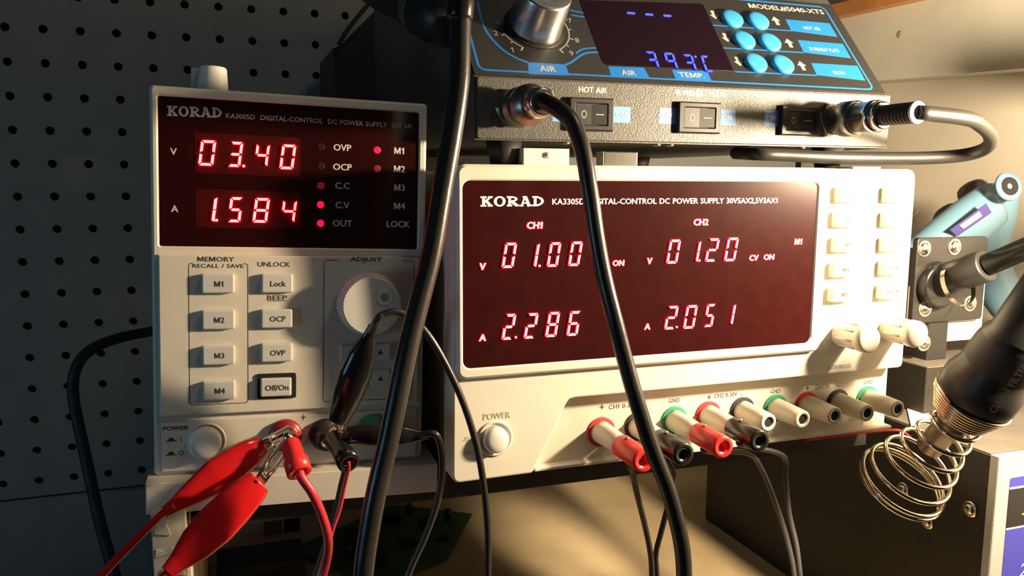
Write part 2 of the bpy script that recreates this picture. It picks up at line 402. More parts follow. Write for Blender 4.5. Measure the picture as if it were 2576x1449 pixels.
# ------------------------------------------------------------------ the setting
def pegboard():
    y0, y1 = 398.0, 403.0
    hx, hz = -240.3, 192.9                       # one hole of the one-inch grid
    mb = MB(); r = 3.3; s = 12.7; N = 12
    sq = []
    for i in range(N):
        a = math.radians(-135 + 30 * i + 0)
        side = i // 3; t = (i % 3) / 3 * 2 - 1
        sq.append([(t, -1), (1, t), (-t, 1), (-1, -t)][side])
    ci = [(math.cos(math.radians(-135 + 30 * i)), math.sin(math.radians(-135 + 30 * i))) for i in range(N)]
    for ix in range(-6, 29):
        for iz in range(-12, 10):
            cx, cz = hx + ix * 25.4, hz + iz * 25.4
            O = mb.add([(cx + a * s, y0, cz + b * s) for a, b in sq]); I = mb.add([(cx + a * r, y0, cz + b * r) for a, b in ci]); D = mb.add([(cx + a * r, y1, cz + b * r) for a, b in ci])
            for k in range(N):
                j = (k + 1) % N
                mb.face((O[k], O[j], I[j], I[k])); mb.face((I[k], I[j], D[j], D[k]))
    o = mb.build('wall_back', 'pegboard'); return struct(o)
pegboard()
mb = MB(); mb.box(-420, 488, 412, 420, -152, 460); struct(mb.build('dark_hole_backing', 'void'))  # near-black sheet standing in for the shade behind the peg holes
mb = MB(); mb.box(-420, 489.5, 392, 411, -560, -126.5); struct(mb.build('baseboard_back', 'pegboard'))
mb = MB(); mb.box(490, 502, -300, 397, -152, 460); struct(mb.build('wall_right', 'wall'))

# desk under the shelf
t = thing('workbench', 'tan laminate workbench top under the shelf with a bright pool of light', 'desk', (0, 0, -150))
MB().box(-124, 489, -46, 390, -25, 0, 1.5).build('desk_top', 'desk', t)

# board and wooden ledge on the right wall
def wall_strip(name, x0, p, q, hgt, ya, yb, k, t):
    """strip fixed to the right wall: bottom edge through p and q (y, z), running from ya to yb"""
    sl = (q[1] - p[1]) / (q[0] - p[0])
    za, zb = p[1] + (ya - p[0]) * sl, p[1] + (yb - p[0]) * sl
    b = MB(); o = t.location / MM
    i = b.add([rel(v, o) for v in ((x0, ya, za), (x0, yb, zb), (x0, yb, zb + hgt), (x0, ya, za + hgt), (489.8, ya, za), (489.8, yb, zb), (489.8, yb, zb + hgt), (489.8, ya, za + hgt))])
    for f in ((0, 1, 2, 3), (5, 4, 7, 6), (1, 5, 6, 2), (4, 0, 3, 7), (3, 2, 6, 7), (4, 5, 1, 0)): b.face([i[k_] for k_ in f][::-1])
    return b.build(name, k, t)
t = thing('wall_board', 'wide grey-beige board fixed along the right wall above a shaded band', 'board', (490, 150, 214))
wall_strip('board', 462, (462.00, 123.41, 213.34)[1:], (462.00, 273.83, 220.24)[1:], 62, -270, 394, 'board', t)
q = (462.00, 243.91, 256.62)
sm = MB(); sm.lathe([(0, 3.0), (.15, 2.0), (.15, 0)], rel((461.95, q[1], q[2]), (490, 150, 214)), (-1, 0, 0), 12); sm.build('smudge', mat('grey_smudge', (0.30, 0.28, 0.24), 0.8), t)
t = thing('wooden_ledge', 'orange varnished wooden ledge strip along the top of the right wall board', 'ledge', (490, 150, 281))
wall_strip('ledge', 450, (450.00, 221.96, 279.67)[1:], (450.00, 314.87, 281.88)[1:], 12, -270, 394, 'wood', t)

struct(MB().box(368, 489.8, -75, -2, 178, 191, .4).build('unseen_shade_board', 'wood'))  # added out-of-view board that throws the shaded band on the wall

# shelf: dark board, white board under the narrow supply, upright at the left end
LS = 1.0210
t = thing('shelf', 'dark brown shelf board carrying the wide power supply', 'shelf', (0, 26, -16))
MB().box(.5, 246, 0, 300, 0, 15.9, 0.4).build('board', 'shelf_dark', t)
t = thing('support_board', 'dark narrow board under the white laminate board', 'board', (0, 27, -16))
MB().box(-109, .2, 0, 250, 0, 7.0, 0.4).build('board', 'shelf_dark', t)
tl = thing('shelf_board', 'worn white laminate board under the narrow power supply', 'board', (-122.25, 28.80, 9.36))
tl.rotation_euler = (0, 0.0347, -0.028)
MB().box(-2.5, 118, -8.5, 250, -13.3, -0.2, 0.4).build('board', 'shelf_white', tl)
t = thing('shelf_upright', 'peeling white upright panel holding up the left end of the shelf', 'shelf support', (-123.5, 17.5, -150))
MB().box(0, 13.2, 0, 270, 0.2, 147.5, 0.4).build('panel', 'shelf_worn', t)
fl = MB()
for (x, z, w, h, s) in ((1.0, 129, 8, 3.4, 4), (3.0, 121, 9, 2.4, -3), (2.2, 114, 8.5, 3.6, 2), (1.2, 139, 6, 4, -4)):
    fl.prism([(x, z), (x + w, z + s * .3), (x + w - 1.5, z + h), (x + w * .4, z + h * .7), (x + .5, z + h)], -0.7, 0.0)
fl.build('torn_paper', mat('torn_paper', (0.62, 0.56, 0.46), 0.8, var=.4, vscale=90), t)

# ------------------------------------------------------------------ narrow bench power supply (left)
L = lefty(thing('bench_power_supply', 'narrow beige single-output bench power supply with red digits 03.40 and 1.584', 'power supply', (-122.25, 28.80, 9.36), 'bench power supplies', [[0.999009, 0.026835, 0.035498], [-0.028034, 0.999038, 0.033713], [-0.034559, -0.034674, 0.998801]]))
MB().prism(rrect(1.2, 108.8, 6, 155.0, 1.5), 9, 150, 0).build('case', 'case_grey', L)
WX0, WZ1 = (2.90, 152.11)
WX1, WZ0 = 106.6, (2.68, 93.32)[1]
fp = MB()
fp.ring(rrect(0, 110, 0, 156, 1.6, 4), rrect(WX0, WX1, WZ0, WZ1, 0.8, 4), 0, 9, 1.1, wall=2.2)
front = fp.build('front_panel', 'beige', L)
# window
wn = MB(); wn.prism(rrect(WX0 - .5, WX1 + .5, WZ0 - .5, WZ1 + .5), 0.9, 2.4)
win = wn.build('display_window', 'window', L)
pr = MB()
kx, kz = (6.12, 144.51); kx2, kz2 = (26.70, 145.01)
slab_word(pr, 'KORAD', kx, kz, kx2 - kx, 4.0, 0.85, slope=(kz2 - kz) / (kx2 - kx))
mx, mz = (28.06, 146.03); mx2, mz2 = (103.55, 146.20)
pr.text('KA3005D  DIGITAL-CONTROL  DC POWER SUPPLY  30V 5A', (mx + mx2) / 2, (mz + mz2) / 2, 2.0, mx2 - mx, 0.85, slope=(mz2 - mz) / (mx2 - mx), weight=.01)
pr.build('printed_name', 'grey_print', win)
pr = MB()
for s, p, h in (('V', (8.44, 130.74), 2.7), ('A', (8.67, 108.25), 2.7), ('OVP', (74.24, 135.61), 2.8), ('OCP', (74.30, 127.52), 2.8), ('M1', (98.21, 135.48), 2.8), ('M2', (98.49, 127.73), 2.8)):
    pr = MB(); pr.text(s, p[0], p[1], h, None, 0.85, weight=.02); pr.build('printed_letters', 'white_print', win)
for s, p, h in (('C.C', (74.36, 119.73), 2.8), ('C.V', (74.43, 111.57), 2.8), ('OUT', (74.49, 103.88), 2.8), ('M3', (98.61, 119.77), 2.8), ('M4', (98.72, 111.94), 2.8), ('LOCK', (98.32, 104.07), 2.8)):
    pr = MB(); pr.text(s, p[0], p[1], h, None, 0.85, weight=.02); pr.build('printed_letters', 'white_print', win)
for p0, p1 in (((16.26, 138.77), (57.16, 122.70)), ((16.39, 116.36), (57.39, 101.03))):
    MB().prism(rrect(p0[0], p1[0], p1[1], p0[1]), 0.80, 1.2).build('digit_module', 'module', win)
def digits(rows, parent, y, sl=0.13, mats=('seg', 'seg_side', 'seg_off'), off=False, proud=.65, plate='halo_plate', name='digit'):
    for ch, a, b in rows:
        m = MB()
        if ch == '.': dot(m, a, b, y, proud)
        else: seven(m, a, b, ch, y, proud, sl, off=off)
        m.build('decimal_point' if ch == '.' else name, [M[k] for k in mats], parent)
digits([('0', (17.42, 135.87), (24.50, 125.68)), ('3', (28.46, 135.83), (34.81, 125.65)), ('.', (34.81, 126.21), .62), ('4', (38.66, 135.57), (45.16, 126.10)), ('0', (48.59, 135.77), (55.55, 125.57)),
        ('1', (22.33, 113.24), (24.84, 103.26)), ('.', (24.31, 104.05), .62), ('5', (28.37, 113.59), (34.75, 103.32)), ('8', (38.01, 113.58), (45.17, 103.39)), ('4', (49.09, 113.12), (55.94, 103.64))], win, 0.78, off=False)
for p, k in (((65.45, 135.50), 'led_off'), ((65.49, 127.63), 'led_off'), ((65.54, 119.41), 'led_dim'), ((65.42, 111.48), 'led_on'), ((65.46, 103.68), 'led_on'),
             ((88.87, 135.35), 'led_on'), ((88.96, 127.49), 'led_dim'), ((89.06, 119.76), 'led_off'), ((89.15, 112.00), 'led_off'), ((89.24, 104.21), 'led_off')):
    m = MB(); m.lathe([(0, 1.55), (.1, 1.5), (.14, 1.3)], (p[0], 0.92, p[1]), (0, -1, 0), 18)
    m.build('indicator_lamp', k, win)
# keypad plate
KX0, KZ1 = (2.64, 90.01)
KX1, KZ0 = 107.4, (1.63, 24.80)[1]
kp = MB(); kp.prism([(KX0, KZ0), (KX1, KZ0 + .6), (KX1, KZ1), (KX0, KZ1)], -2.2, 0.2, 0.5)
plate = kp.build('keypad_plate', 'beige', L)
KY = -2.2
for nm, c in (('M1', (24.93, 78.71)), ('M2', (25.01, 64.06)), ('M3', (25.01, 49.54)), ('M4', (25.09, 35.06)), ('Lock', (47.79, 78.79)), ('OCP', (47.65, 64.24)), ('OVP', (47.66, 50.08)), ('Off/On', (47.35, 35.49))):
    w, h = 12.4, 7.7
    m = MB(); x, z = c
    if nm == 'Off/On':
        s = MB(); s.ring(rrect(x - 7.6, x + 8.2, z - 5.0, z + 5.6, .8), rrect(x - w / 2 - .1, x + w / 2 + .1, z - h / 2 - .1, z + h / 2 + .1, .8), KY - .8, KY, .2); s.build('button_surround', 'black', L)
    m.prism(rrect(x - w / 2, x + w / 2, z - h / 2, z + h / 2, .7, 3), KY - 2.3, KY, 0.6)
    bt = m.build('push_button', 'button', L)
    t_ = MB(); t_.text(nm, x + .3, z - .1, 2.3 if nm != 'Off/On' else 2.4, None, KY - 2.34, weight=.022); t_.build('button_lettering', 'dark_print', bt)
pr = MB(); PY = KY - .03
for s, p, h, w in (('MEMORY', (24.08, 88.43), 1.95, 14), ('RECALL / SAVE', (24.97, 85.71), 1.6, 19.5), ('UNLOCK', (46.53, 86.50), 2.0, 12.9), ('BEEP', (47.80, 72.68), 2.0, 8.0), ('ADJUST', (84.20, 88.62), 2.3, 13.6)):
    pr.text(s, p[0], p[1], h, w, PY, weight=.018)
p = (47.80, 71.36)
pr.line([(p[0] - 4, p[1]), (p[0] + 4, p[1])], .22, PY, PY)
def bracket(a, b, g0, g1, w):
    x0, z1 = a; x1, z0 = b; r = 1.3
    o = rrect(x0, x1, z0, z1, r, 4)
    # start right of the gap in the top edge and run round to its left
    pts = [(g1, z1)] + [o[i] for i in (9, 8, 7, 6, 5)] + [o[i] for i in (4, 3, 2, 1, 0)] + [o[i] for i in (19, 18, 17, 16, 15)] + [o[i] for i in (14, 13, 12, 11, 10)] + [(g0, z1)]
    pr.line(pts, w, PY, PY)
p0, p1 = (13.78, 86.75), (36.29, 29.09)
bracket(p0, p1, p0[0] + 1.6, p1[0] - 1.6, .30)
p0, p1 = (66.67, 88.47), (104.83, 28.04)
bracket(p0, p1, p0[0] + 6, p1[0] - 5, .30)
for f in list(range(len(pr.f))): pass
pr.build('plate_printing', 'dark_print', L)
# adjust dial
c = (85.39, 69.98)
m = MB(); m.lathe([(0, 13.6), (2.0, 13.6), (2.4, 13.3), (8.6, 12.7), (9.7, 12.3), (10.0, 11.8)], (c[0], KY, c[1]), (0, -1, 0), 96, tooth=.3)
dial = m.build('adjust_dial', 'button', L)
m = MB(); m.lathe([(0, 3.6), (.25, 3.4), (.02, 2.6), (-.05, 0)], (c[0] + 5.4, KY - 10.0, c[1] + 3.6), (0, -1, 0), 24); m.build('finger_dimple', 'beige', dial)
for q in ((77.71, 48.77), (90.43, 49.12), (77.81, 37.04), (90.57, 37.61)):
    m = MB(); m.prism(rrect(q[0] - 4.2, q[0] + 4.2, q[1] - 3.6, q[1] + 3.6, .6, 3), KY - 2.4, KY, .5); ab = m.build('arrow_button', 'button', L)
    m = MB(); m.prism([(q[0] - 1.2, q[1] - .8), (q[0] + 1.2, q[1] - .8), (q[0], q[1] + 1.2)], KY - 2.45, KY - 2.4); m.build('arrow_mark', 'dark_print', ab)
# terminal plate with power button and posts
TX0, TZ1 = (2.93, 22.11)
TZ0 = (3.01, 1.67)[1]
m = MB(); m.prism([(TX0, TZ0), (107.2, TZ0 - .2), (107.2, TZ1 + 1.0), (TX0, TZ1)], -0.9, 0.1, .3)
m.build('terminal_plate', 'beige', L)
c = (19.48, 13.49)
m = MB(); m.lathe([(0, 7.6), (.5, 7.4), (.7, 6.9), (-.2, 6.85)], (c[0] + .6, -.9, c[1] + .1), (0, -1, 0), 40, cap=False); m.build('button_collar', 'beige', L)
m = MB(); m.lathe([(0, 6.6), (3.6, 6.55), (4.7, 6.2), (5.6, 5.0), (6.1, 2.8), (6.25, 0)], (c[0], -.9, c[1]), (0, -1, 0), 40); m.build('power_button', 'white_cap', L)
pr = MB()
q = (8.35, 19.58)
pr.text('POWER', q[0], q[1], 1.7, 9.8, -.93, weight=.03)
for (u, q) in (('|', (6.66, 14.91)), ('o', (6.60, 9.14))):
    x, z = q
    i = pr.add([(x - 2.0, -.93, z - .8), (x + 2.0, -.93, z - .8), (x + 2.0, -.93, z - .35), (x + 1.1, -.93, z - .35), (x + .8, -.93, z + .8), (x - .9, -.93, z + .8), (x - 1.1, -.93, z - .35), (x - 2.0, -.93, z - .35)]); pr.face(i)
    if u == '|': pr.line([(x + 3.6, z - .9), (x + 3.6, z + .9)], .3, -.93, -.93)
    else: pr.line(circle(x + 3.7, z, .85, 14), .3, -.93, -.93, True)
q = (58.60, 21.40)
pr.line([(q[0] - 1.1, q[1]), (q[0] + 1.1, q[1])], .4, -.93, -.93); pr.line([(q[0], q[1] - 1.1), (q[0], q[1] + 1.1)], .4, -.93, -.93)
pr.build('terminal_printing', 'dark_print', L)
PL = []
for q, k, lab in (((51.29, 14.25), 'red_post', 'red terminal post'), ((67.73, 13.63), 'black', 'black terminal post'), ((88.10, 14.56), 'green_ring', 'green terminal post')):
    x, z = q; PL.append(q)
    m = MB(); m.lathe([(0, 6.9), (2.0, 6.7), (2.4, 6.2), (3.0, 5.2), (3.2, 4.6), (11, 4.4), (12.5, 4.0), (12.5, 1.9), (8, 1.9), (8, 0)], (x, -.9, z), (0, -1, 0), 32)
    o = m.build('terminal_post', k, L); o['label'] = lab
# rubber feet under the case
for x in (12, 98):
    for y in (20, 240):
        pass

# white round post standing on the narrow supply
bz = 156.3
t = tag(bpy.data.objects.new('white_spool', None), 'white tapered plastic post standing on top of the narrow power supply', 'plastic post'); COL.objects.link(t)
wp = Matrix([[0.999009, 0.026835, 0.035498], [-0.028034, 0.999038, 0.033713], [-0.034559, -0.034674, 0.998801]]) @ (Vector((22.5, 26, 155.2)) * LS) + Vector((-122.25, 28.80, 9.36))
lefty(t); t.location = wp * MM; t.rotation_euler = Matrix([[0.999009, 0.026835, 0.035498], [-0.028034, 0.999038, 0.033713], [-0.034559, -0.034674, 0.998801]]).to_euler()
m = MB(); m.lathe([(0, 6.2), (1, 6.3), (12.5, 5.5), (13.2, 5.2), (13.4, 4.8), (13.4, 0)], (0, 0, 0), (0, 0, 1), 36); m.build('post', 'white_cap', t)
m = MB(); m.box(-9.0, -5.4, 1, 8, 0.1, 12.8, .5); m.build('side_flange', 'case_grey', t)

# ------------------------------------------------------------------ wide triple-output bench power supply
RW = 245.6; RH = 138.0
R = thing('bench_power_supply', 'wide cream triple-output bench power supply with digits 01.00 and 01.20', 'power supply', (0, 0, 0), 'bench power supplies')
SH = 3.5      # depth of the shell front behind the display bezel
ledge = (53.59, 33.70)
ledge2 = (250.96, 33.93)
foot = (36.34, 1.31)
groove = (-0.26, 47.11)[1]
# case
MB().prism(rrect(2.2, RW - 2.2, 0.6, RH - 2.2, 1.5), 16, 255).build('case', 'beige', R)
# shell front: the foot at the left, the slanted edge and the upper part that overhangs the terminals
a = ledge; f_ = foot
sh = MB()
out = [(-1.4, 4.0), (-1.1, 2.0), (.2, .6), (2, .2), (f_[0] - 1, .2 + .3), (f_[0], f_[1]), (a[0] - 1.5, a[1] - 2.5), (a[0], a[1] - .5), (a[0] + 2.5, a[1]), (RW - 2.2, ledge2[1]), (RW - .6, ledge2[1] + .6), (RW + .1, ledge2[1] + 2.2)] + [(RW + .2, RH - 6), (RW - .3, RH - 3), (RW - 1.6, RH - 1), (RW - 4, RH - .2), (4, RH - .2), (1.5, RH - .8), (.2, RH - 2.5), (-.2, RH - 5)]
sh.prism(out, SH, 18, .9, back=False, tess=True)
shell = sh.build('front_shell', 'beige_light', R)
# display bezel, proud of the shell
DX0, DZ1 = (2.68, 131.30)
DX1, DZ0 = (182.03, 131.57)[0], (2.56, 51.73)[1]
BX1 = DX1 + 6.5
bz_ = MB()
bz_.ring(rrect(0.2, BX1, groove, RH, 4.0, 6), rrect(DX0, DX1, DZ0, DZ1, 3.4, 6), 0, SH + .2, 1.1, wall=1.6)
bez = bz_.build('display_bezel', 'beige_light', R)
m = MB(); m.prism(rrect(DX0 - .4, DX1 + .4, DZ0 - .4, DZ1 + .4, 3.4, 6), 0.8, 3.6)
rwin = m.build('display_window', 'window_wide', R)
wy = 0.76
pr = MB()
a0, a1 = (10.39, 120.48), (39.28, 120.28)
slab_word(pr, 'KORAD', a0[0], a0[1], a1[0] - a0[0], 4.3, wy)
a0, a1 = (42.94, 121.95), (159.23, 122.46)
pr.text('KA3305D DIGITAL-CONTROL DC POWER SUPPLY 30V5AX2,5V3AX1', (a0[0] + a1[0]) / 2, (a0[1] + a1[1]) / 2, 3.0, a1[0] - a0[0], wy, weight=.022)
pr.build('printed_name', mat('glowing_white_print', (0.80, 0.74, 0.70), .6, emit=(1, .85, .78), estr=.22), rwin)  # plain print given a faint glow of its own to show brighter
def plate(p0, p1, parent, y):
    return MB().prism(rrect(p0[0], p1[0], p1[1], p0[1]), y, y + .3).build('digit_module', 'halo_plate_w', parent)
M['halo_plate_w'] = mat('red_filter_plate_wide', (0.045, 0.006, 0.006), 0.5, spec=0.3)
digits([('0', (19.71, 105.17), (26.93, 94.28)), ('1', (35.04, 104.49), (37.34, 94.29)), ('.', (37.15, 94.81), .58), ('0', (40.37, 104.89), (47.39, 94.14)), ('0', (50.44, 105.02), (57.64, 94.17)),
        ('2', (19.80, 74.47), (26.74, 63.12)), ('.', (26.46, 64.02), .58), ('2', (29.96, 74.30), (37.08, 63.01)), ('8', (39.95, 74.31), (47.25, 63.10)), ('6', (50.13, 74.15), (57.41, 63.03)),
        ('0', (99.26, 104.89), (106.92, 93.74)), ('1', (114.75, 103.84), (117.68, 94.16)), ('.', (116.91, 94.83), .58), ('2', (119.80, 105.03), (127.59, 94.05)), ('0', (130.13, 105.19), (138.11, 93.93)),
        ('2', (99.26, 74.10), (106.77, 63.06)), ('.', (106.00, 64.05), .58), ('0', (109.25, 73.99), (117.02, 62.85)), ('5', (120.23, 74.04), (126.99, 63.05)), ('1', (134.90, 73.15), (138.02, 63.58))],
       rwin, 0.78, sl=0.17)
pr = MB()
for s, p, h in (('CH1', (34.79, 112.34), 3.0), ('CH2', (117.15, 112.61), 3.0), ('V', (11.42, 95.28), 3.0), ('A', (11.41, 64.76), 3.0), ('V', (90.88, 95.31), 2.9), ('A', (90.66, 65.10), 2.9), ('ON', (75.14, 94.88), 2.7), ('CV', (146.95, 95.20), 2.8), ('ON', (155.53, 95.34), 2.8), ('M1', (172.17, 102.44), 2.8)):
    pr = MB()
    pr.cur = 0; pr.text(s, p[0], p[1], h, None, .40, weight=.035, shear=0.08)
    # short glowing sides so that the letters light the window round them
    pr.cur = 1; pr.text(s, p[0], p[1], h * 1.10, None, .55, weight=.07, shear=0.08)
    pr.build('lit_lettering', [M['lit_text'], M['seg_side']], rwin)
# keys at the right
for q, s in (((200.85, 124.99), 'M1'), ((200.27, 112.84), 'M2'), ((200.44, 100.38), 'M3'), ((200.12, 87.83), 'M4'), ((200.03, 75.37), 'M5'), ((230.06, 124.93), ''), ((230.09, 112.47), 'Lock'), ((230.37, 99.91), 'OCP'), ((230.61, 87.86), 'OVP'), ((230.61, 75.51), 'On/Off')):
    x, z = q; w, h = 12.4, 7.6
    m = MB(); m.prism(rrect(x - w / 2, x + w / 2, z - h / 2, z + h / 2, 1.0, 3), SH - 4.0, SH, .9); bt = m.build('push_button', 'beige_light', R)
    if s:
        m = MB(); m.text(s, x + 1.0, z - .1, 2.3, None, SH - 4.04, weight=.022); m.build('button_lettering', 'dark_print', bt)
for q in ((204.95, 54.73), (235.22, 55.48)):
    x, z = q
    m = MB(); m.lathe([(0, 7.0), (.6, 7.0), (.8, 6.6), (13.5, 6.2), (14.0, 6.9), (17.4, 6.9), (18.6, 6.4), (19.2, 5.2), (19.6, 3.0), (19.7, 0)], (x, SH, z), (0, -1, 0), 40)
    kb = m.build('adjust_knob', 'beige_light', R)
    m = MB()
    for k in range(8):
        an = math.radians(k * 45 + 12); cx, cz = x + 6.45 * math.cos(an), z + 6.45 * math.sin(an)
        m.tube([(cx, SH - 2, cz), (cx, SH - 12.5, cz)], .55, 8, raw=True)
    m.build('grip_ribs', 'beige_light', kb)
pr = MB()
for s, p, w in (('LOCK/UNLOCK', (204.18, 37.36), 14.5),):
    pr.text(s, p[0], p[1], 2.0, w, SH - .04)
pr.build('shell_printing', 'dark_print', R)
# power button
c = (17.76, 18.65)
m = MB(); m.lathe([(0, 8.2), (.7, 8.0), (.9, 7.2), (.1, 6.6)], (c[0] + .3, SH, c[1] + .1), (0, -1, 0), 40, cap=False); m.build('button_collar', 'beige_light', R)
m = MB(); m.lathe([(0, 5.9), (3.0, 5.85), (4.0, 5.5), (4.8, 4.4), (5.2, 2.4), (5.3, 0)], (c[0], SH, c[1]), (0, -1, 0), 40); m.build('power_button', 'white_cap', R)
pr = MB()
p = (18.90, 28.82)
pr.text('POWER', p[0], p[1], 2.9, 12.6, SH - .12, weight=.01)
pr.build('raised_lettering', 'faint_print', R)
pr = MB()
for p, s in (((5.43, 19.75), '|'), ((5.41, 13.65), 'o')):
    x, z = p
    i = pr.add([(x - 2.0, SH - .1, z - .8), (x + 2.0, SH - .1, z - .8), (x + 2.0, SH - .1, z - .3), (x + 1.1, SH - .1, z - .3), (x + 1.0, SH - .1, z + .9), (x - 1.0, SH - .1, z + .9), (x - 1.1, SH - .1, z - .3), (x - 2.0, SH - .1, z - .3)]); pr.face(i)
    if s == '|': pr.line([(x + 3.4, z - .9), (x + 3.4, z + .9)], .3, SH - .1, SH - .1)
    else: pr.line(circle(x + 3.4, z, .85, 14), .3, SH - .1, SH - .1, True)
pr.build('button_marks', 'faint_print', R)
# terminal panel, recessed under the overhang
TY = 12.0
m = MB(); m.prism([(foot[0] - 4, -.2), (RW - 1.6, -.2), (RW - 1.6, ledge2[1] + 3), (ledge[0] - 4, ledge[1] + 3)], TY, TY + 5); m.build('terminal_panel', 'beige', R)
m = MB(); m.box(foot[0] + 2, RW - 1.6, 6.5, 16, -.2, 1.2, .3); m.build('bottom_lip', 'beige', R)
pr = MB()
for s, p, h, w in (('+', (73.94, 25.48), 2.4, None), ('CH1 0-30V', (85.02, 25.06), 2.2, 15), ('GND', (112.88, 25.34), 2.2, 6.2), ('+', (132.66, 25.22), 2.4, None), ('CH2 0-30V', (142.32, 25.40), 2.2, 13.5), ('–', (151.21, 25.26), 2.2, None), ('GND', (172.05, 24.94), 2.2, 6.2), ('+', (191.83, 24.98), 2.4, None), ('CH3 5V', (201.45, 24.83), 2.3, 9), ('–', (211.47, 24.86), 2.2, None), ('GND', (231.44, 24.99), 2.2, 6.2)):
    pr.text(s, p[0], p[1], h, w, TY - .04, weight=.012)
pr.build('terminal_printing', 'dark_print', R)
RP = []
for q, k in (((73.77, 13.48), 'red_ring'), ((93.18, 14.27), 'black_ring'), ((113.23, 15.30), 'green_ring'), ((132.36, 16.11), 'red_ring'), ((152.35, 16.50), 'black_ring'), ((172.31, 16.12), 'green_ring'), ((191.64, 16.07), 'red_ring'), ((211.87, 15.55), 'black_ring'), ((231.35, 15.80), 'green_ring')):
    x, z = q; RP.append(q)
    m = MB(); m.lathe([(0, 7.2), (.5, 7.2), (.6, 7.0), (.6, 5.0)], (x, TY, z), (0, -1, 0), 36); ro = m.build('colour_ring', k, R)
    m = MB(); m.lathe([(.3, 5.4), (3.0, 5.3), (16, 4.7), (21.0, 4.4), (21.4, 4.1), (21.4, 2.5), (14, 2.45), (14, 0)], (x, TY, z), (0, -1, 0), 32)
    pst = m.build('terminal_post', 'post_plastic', R)
    m = MB(); m.lathe([(20.9, 2.46), (14.3, 2.42), (14.3, 0)], (x, TY, z), (0, -1, 0), 20); m.build('socket_bore', 'void', pst)  # bore lined near-black; the shade inside is put into the colour
# small bump on the top edge
q = (213.65, 138.52)
MB().box(q[0] - 8.5, q[0] + 8.5, 3, 16, RH - .6, RH + .9, .3).build('top_catch', 'beige_light', R)

# ------------------------------------------------------------------ rework station on top of the wide supply
SO = (12.8, 16, 138)
S = thing('rework_station', 'black hot-air rework station with a sloping blue-lined control panel and silver knob', 'rework station', SO)
SW = 225.0
m = MB()
prof = [(0, 10.7), (240, 10.7), (240, 118), (58, 102), (48.5, 92.2), (3, 38.0), (0, 37.6)]      # (y, z) side profile
n_ = len(prof)
for x in (0, SW): m.add([(x, y, z) for y, z in prof])
m.face(list(range(n_))[::-1]); m.face(list(range(n_, 2 * n_)))
for i in range(n_):
    j = (i + 1) % n_; m.face((i, j, n_ + j, n_ + i))
hs = m.build('housing', 'station', S)
for f in hs.data.polygons: pass
m = MB(); m.prism(rrect(.6, SW - .6, 11.2, 37.4, 1.2), -.9, .4, .5); face = m.build('front_plate', 'station', S)
for x in (8, 186):
    m = MB(); m.lathe([(0, 8.2), (10.2, 6.2)], (x + 8, 8, 10.8), (0, 0, -1), 28); m.build('rubber_foot', 'rubber', S)
for x in (8, 190):
    m = MB(); m.lathe([(0, 8.2), (10.2, 6.2)], (x + 8, 220, 10.8), (0, 0, -1), 28); m.build('rubber_foot', 'rubber', S)
FY = -.94
pr = MB()
for s, p, h, w in (('HOT AIR', (55.05, 33.78), 2.6, None), ('IR PREHEAT PLATE', (111.21, 34.33), 2.6, 27.0), ('IRON', (175.53, 34.64), 2.6, 9)):
    MB().text(s, p[0], p[1], h, w, FY, weight=.035).build('front_lettering', 'white_print', face)
TB = []
for p, s in (((69.44, 23.31), 'ON'), ((93.84, 23.49), 'OFF'), ((125.98, 23.68), 'ON'), ((151.97, 24.04), 'OFF'), ((183.52, 24.34), 'ON'), ((40.26, 22.97), 'OFF')):
    x, z = p
    if s == 'OFF': b = rrect(x - 4.6, x + 5.5, z - 3.6, z + 3.6, .3)
    else: b = rrect(x - 4.8, x + 4.8, z - 3.6, z + 3.6, .3)
    o = MB().prism(b, FY, FY + .05, back=False).build('printed_tag', 'white_tag', face)
    TB.append((s, x + (0 if s == 'ON' else -.6), z))
pr = MB()
for s, x, z in TB: MB().text(s, x, z, 2.6, None, FY - .09, weight=.03).build('tag_lettering', 'label_white', face)
for a, b in (((42.85, 30.18), (64.78, 15.51)), ((98.06, 30.19), (121.22, 15.68)), ((155.57, 30.47), (178.69, 15.96))):
    x0, z1 = a; x1, z0 = b
    m = MB(); m.ring(rrect(x0, x1, z0, z1, .6), rrect(x0 + 3.2, x1 - 3.2, z0 + 2.6, z1 - 2.6, .3), -3.4, -.8, .7, wall=-1.2)
    rk = m.build('rocker_switch', 'black', face)
    xm = (x0 + x1) / 2; X0, X1, Z0, Z1 = x0 + 3.5, x1 - 3.5, z0 + 2.9, z1 - 2.9
    m = MB(); i = m.add([(X0, -2.75, Z0), (xm, -2.7, Z0), (X1, -3.2, Z0), (X1, -3.2, Z1), (xm, -2.7, Z1), (X0, -2.75, Z1), (X0, -1, Z0), (X1, -1, Z0), (X1, -1, Z1), (X0, -1, Z1)])
    for f in ((0, 1, 4, 5), (1, 2, 3, 4), (7, 8, 3, 2), (6, 0, 5, 9), (6, 7, 2, 1, 0), (9, 5, 4, 3, 8)): m.face([i[k] for k in f])
    m.build('rocker', 'black', rk)
    m = MB(); m.line([(q[0], q[1] * 1.35 - .35 * (Z0 + Z1) / 2) for q in circle(X0 + (xm - X0) * .5, (Z0 + Z1) / 2, 1.15, 16)], .35, -2.85, -2.85, True)
    i = m.add([(xm + 2.0, -3.05, (Z0 + Z1) / 2 - .2), (X1 - 1.5, -3.25, (Z0 + Z1) / 2 - .2), (X1 - 1.5, -3.25, (Z0 + Z1) / 2 + .2), (xm + 2.0, -3.05, (Z0 + Z1) / 2 + .2)]); m.face(i)
    m.build('switch_marks', 'arrow', rk)
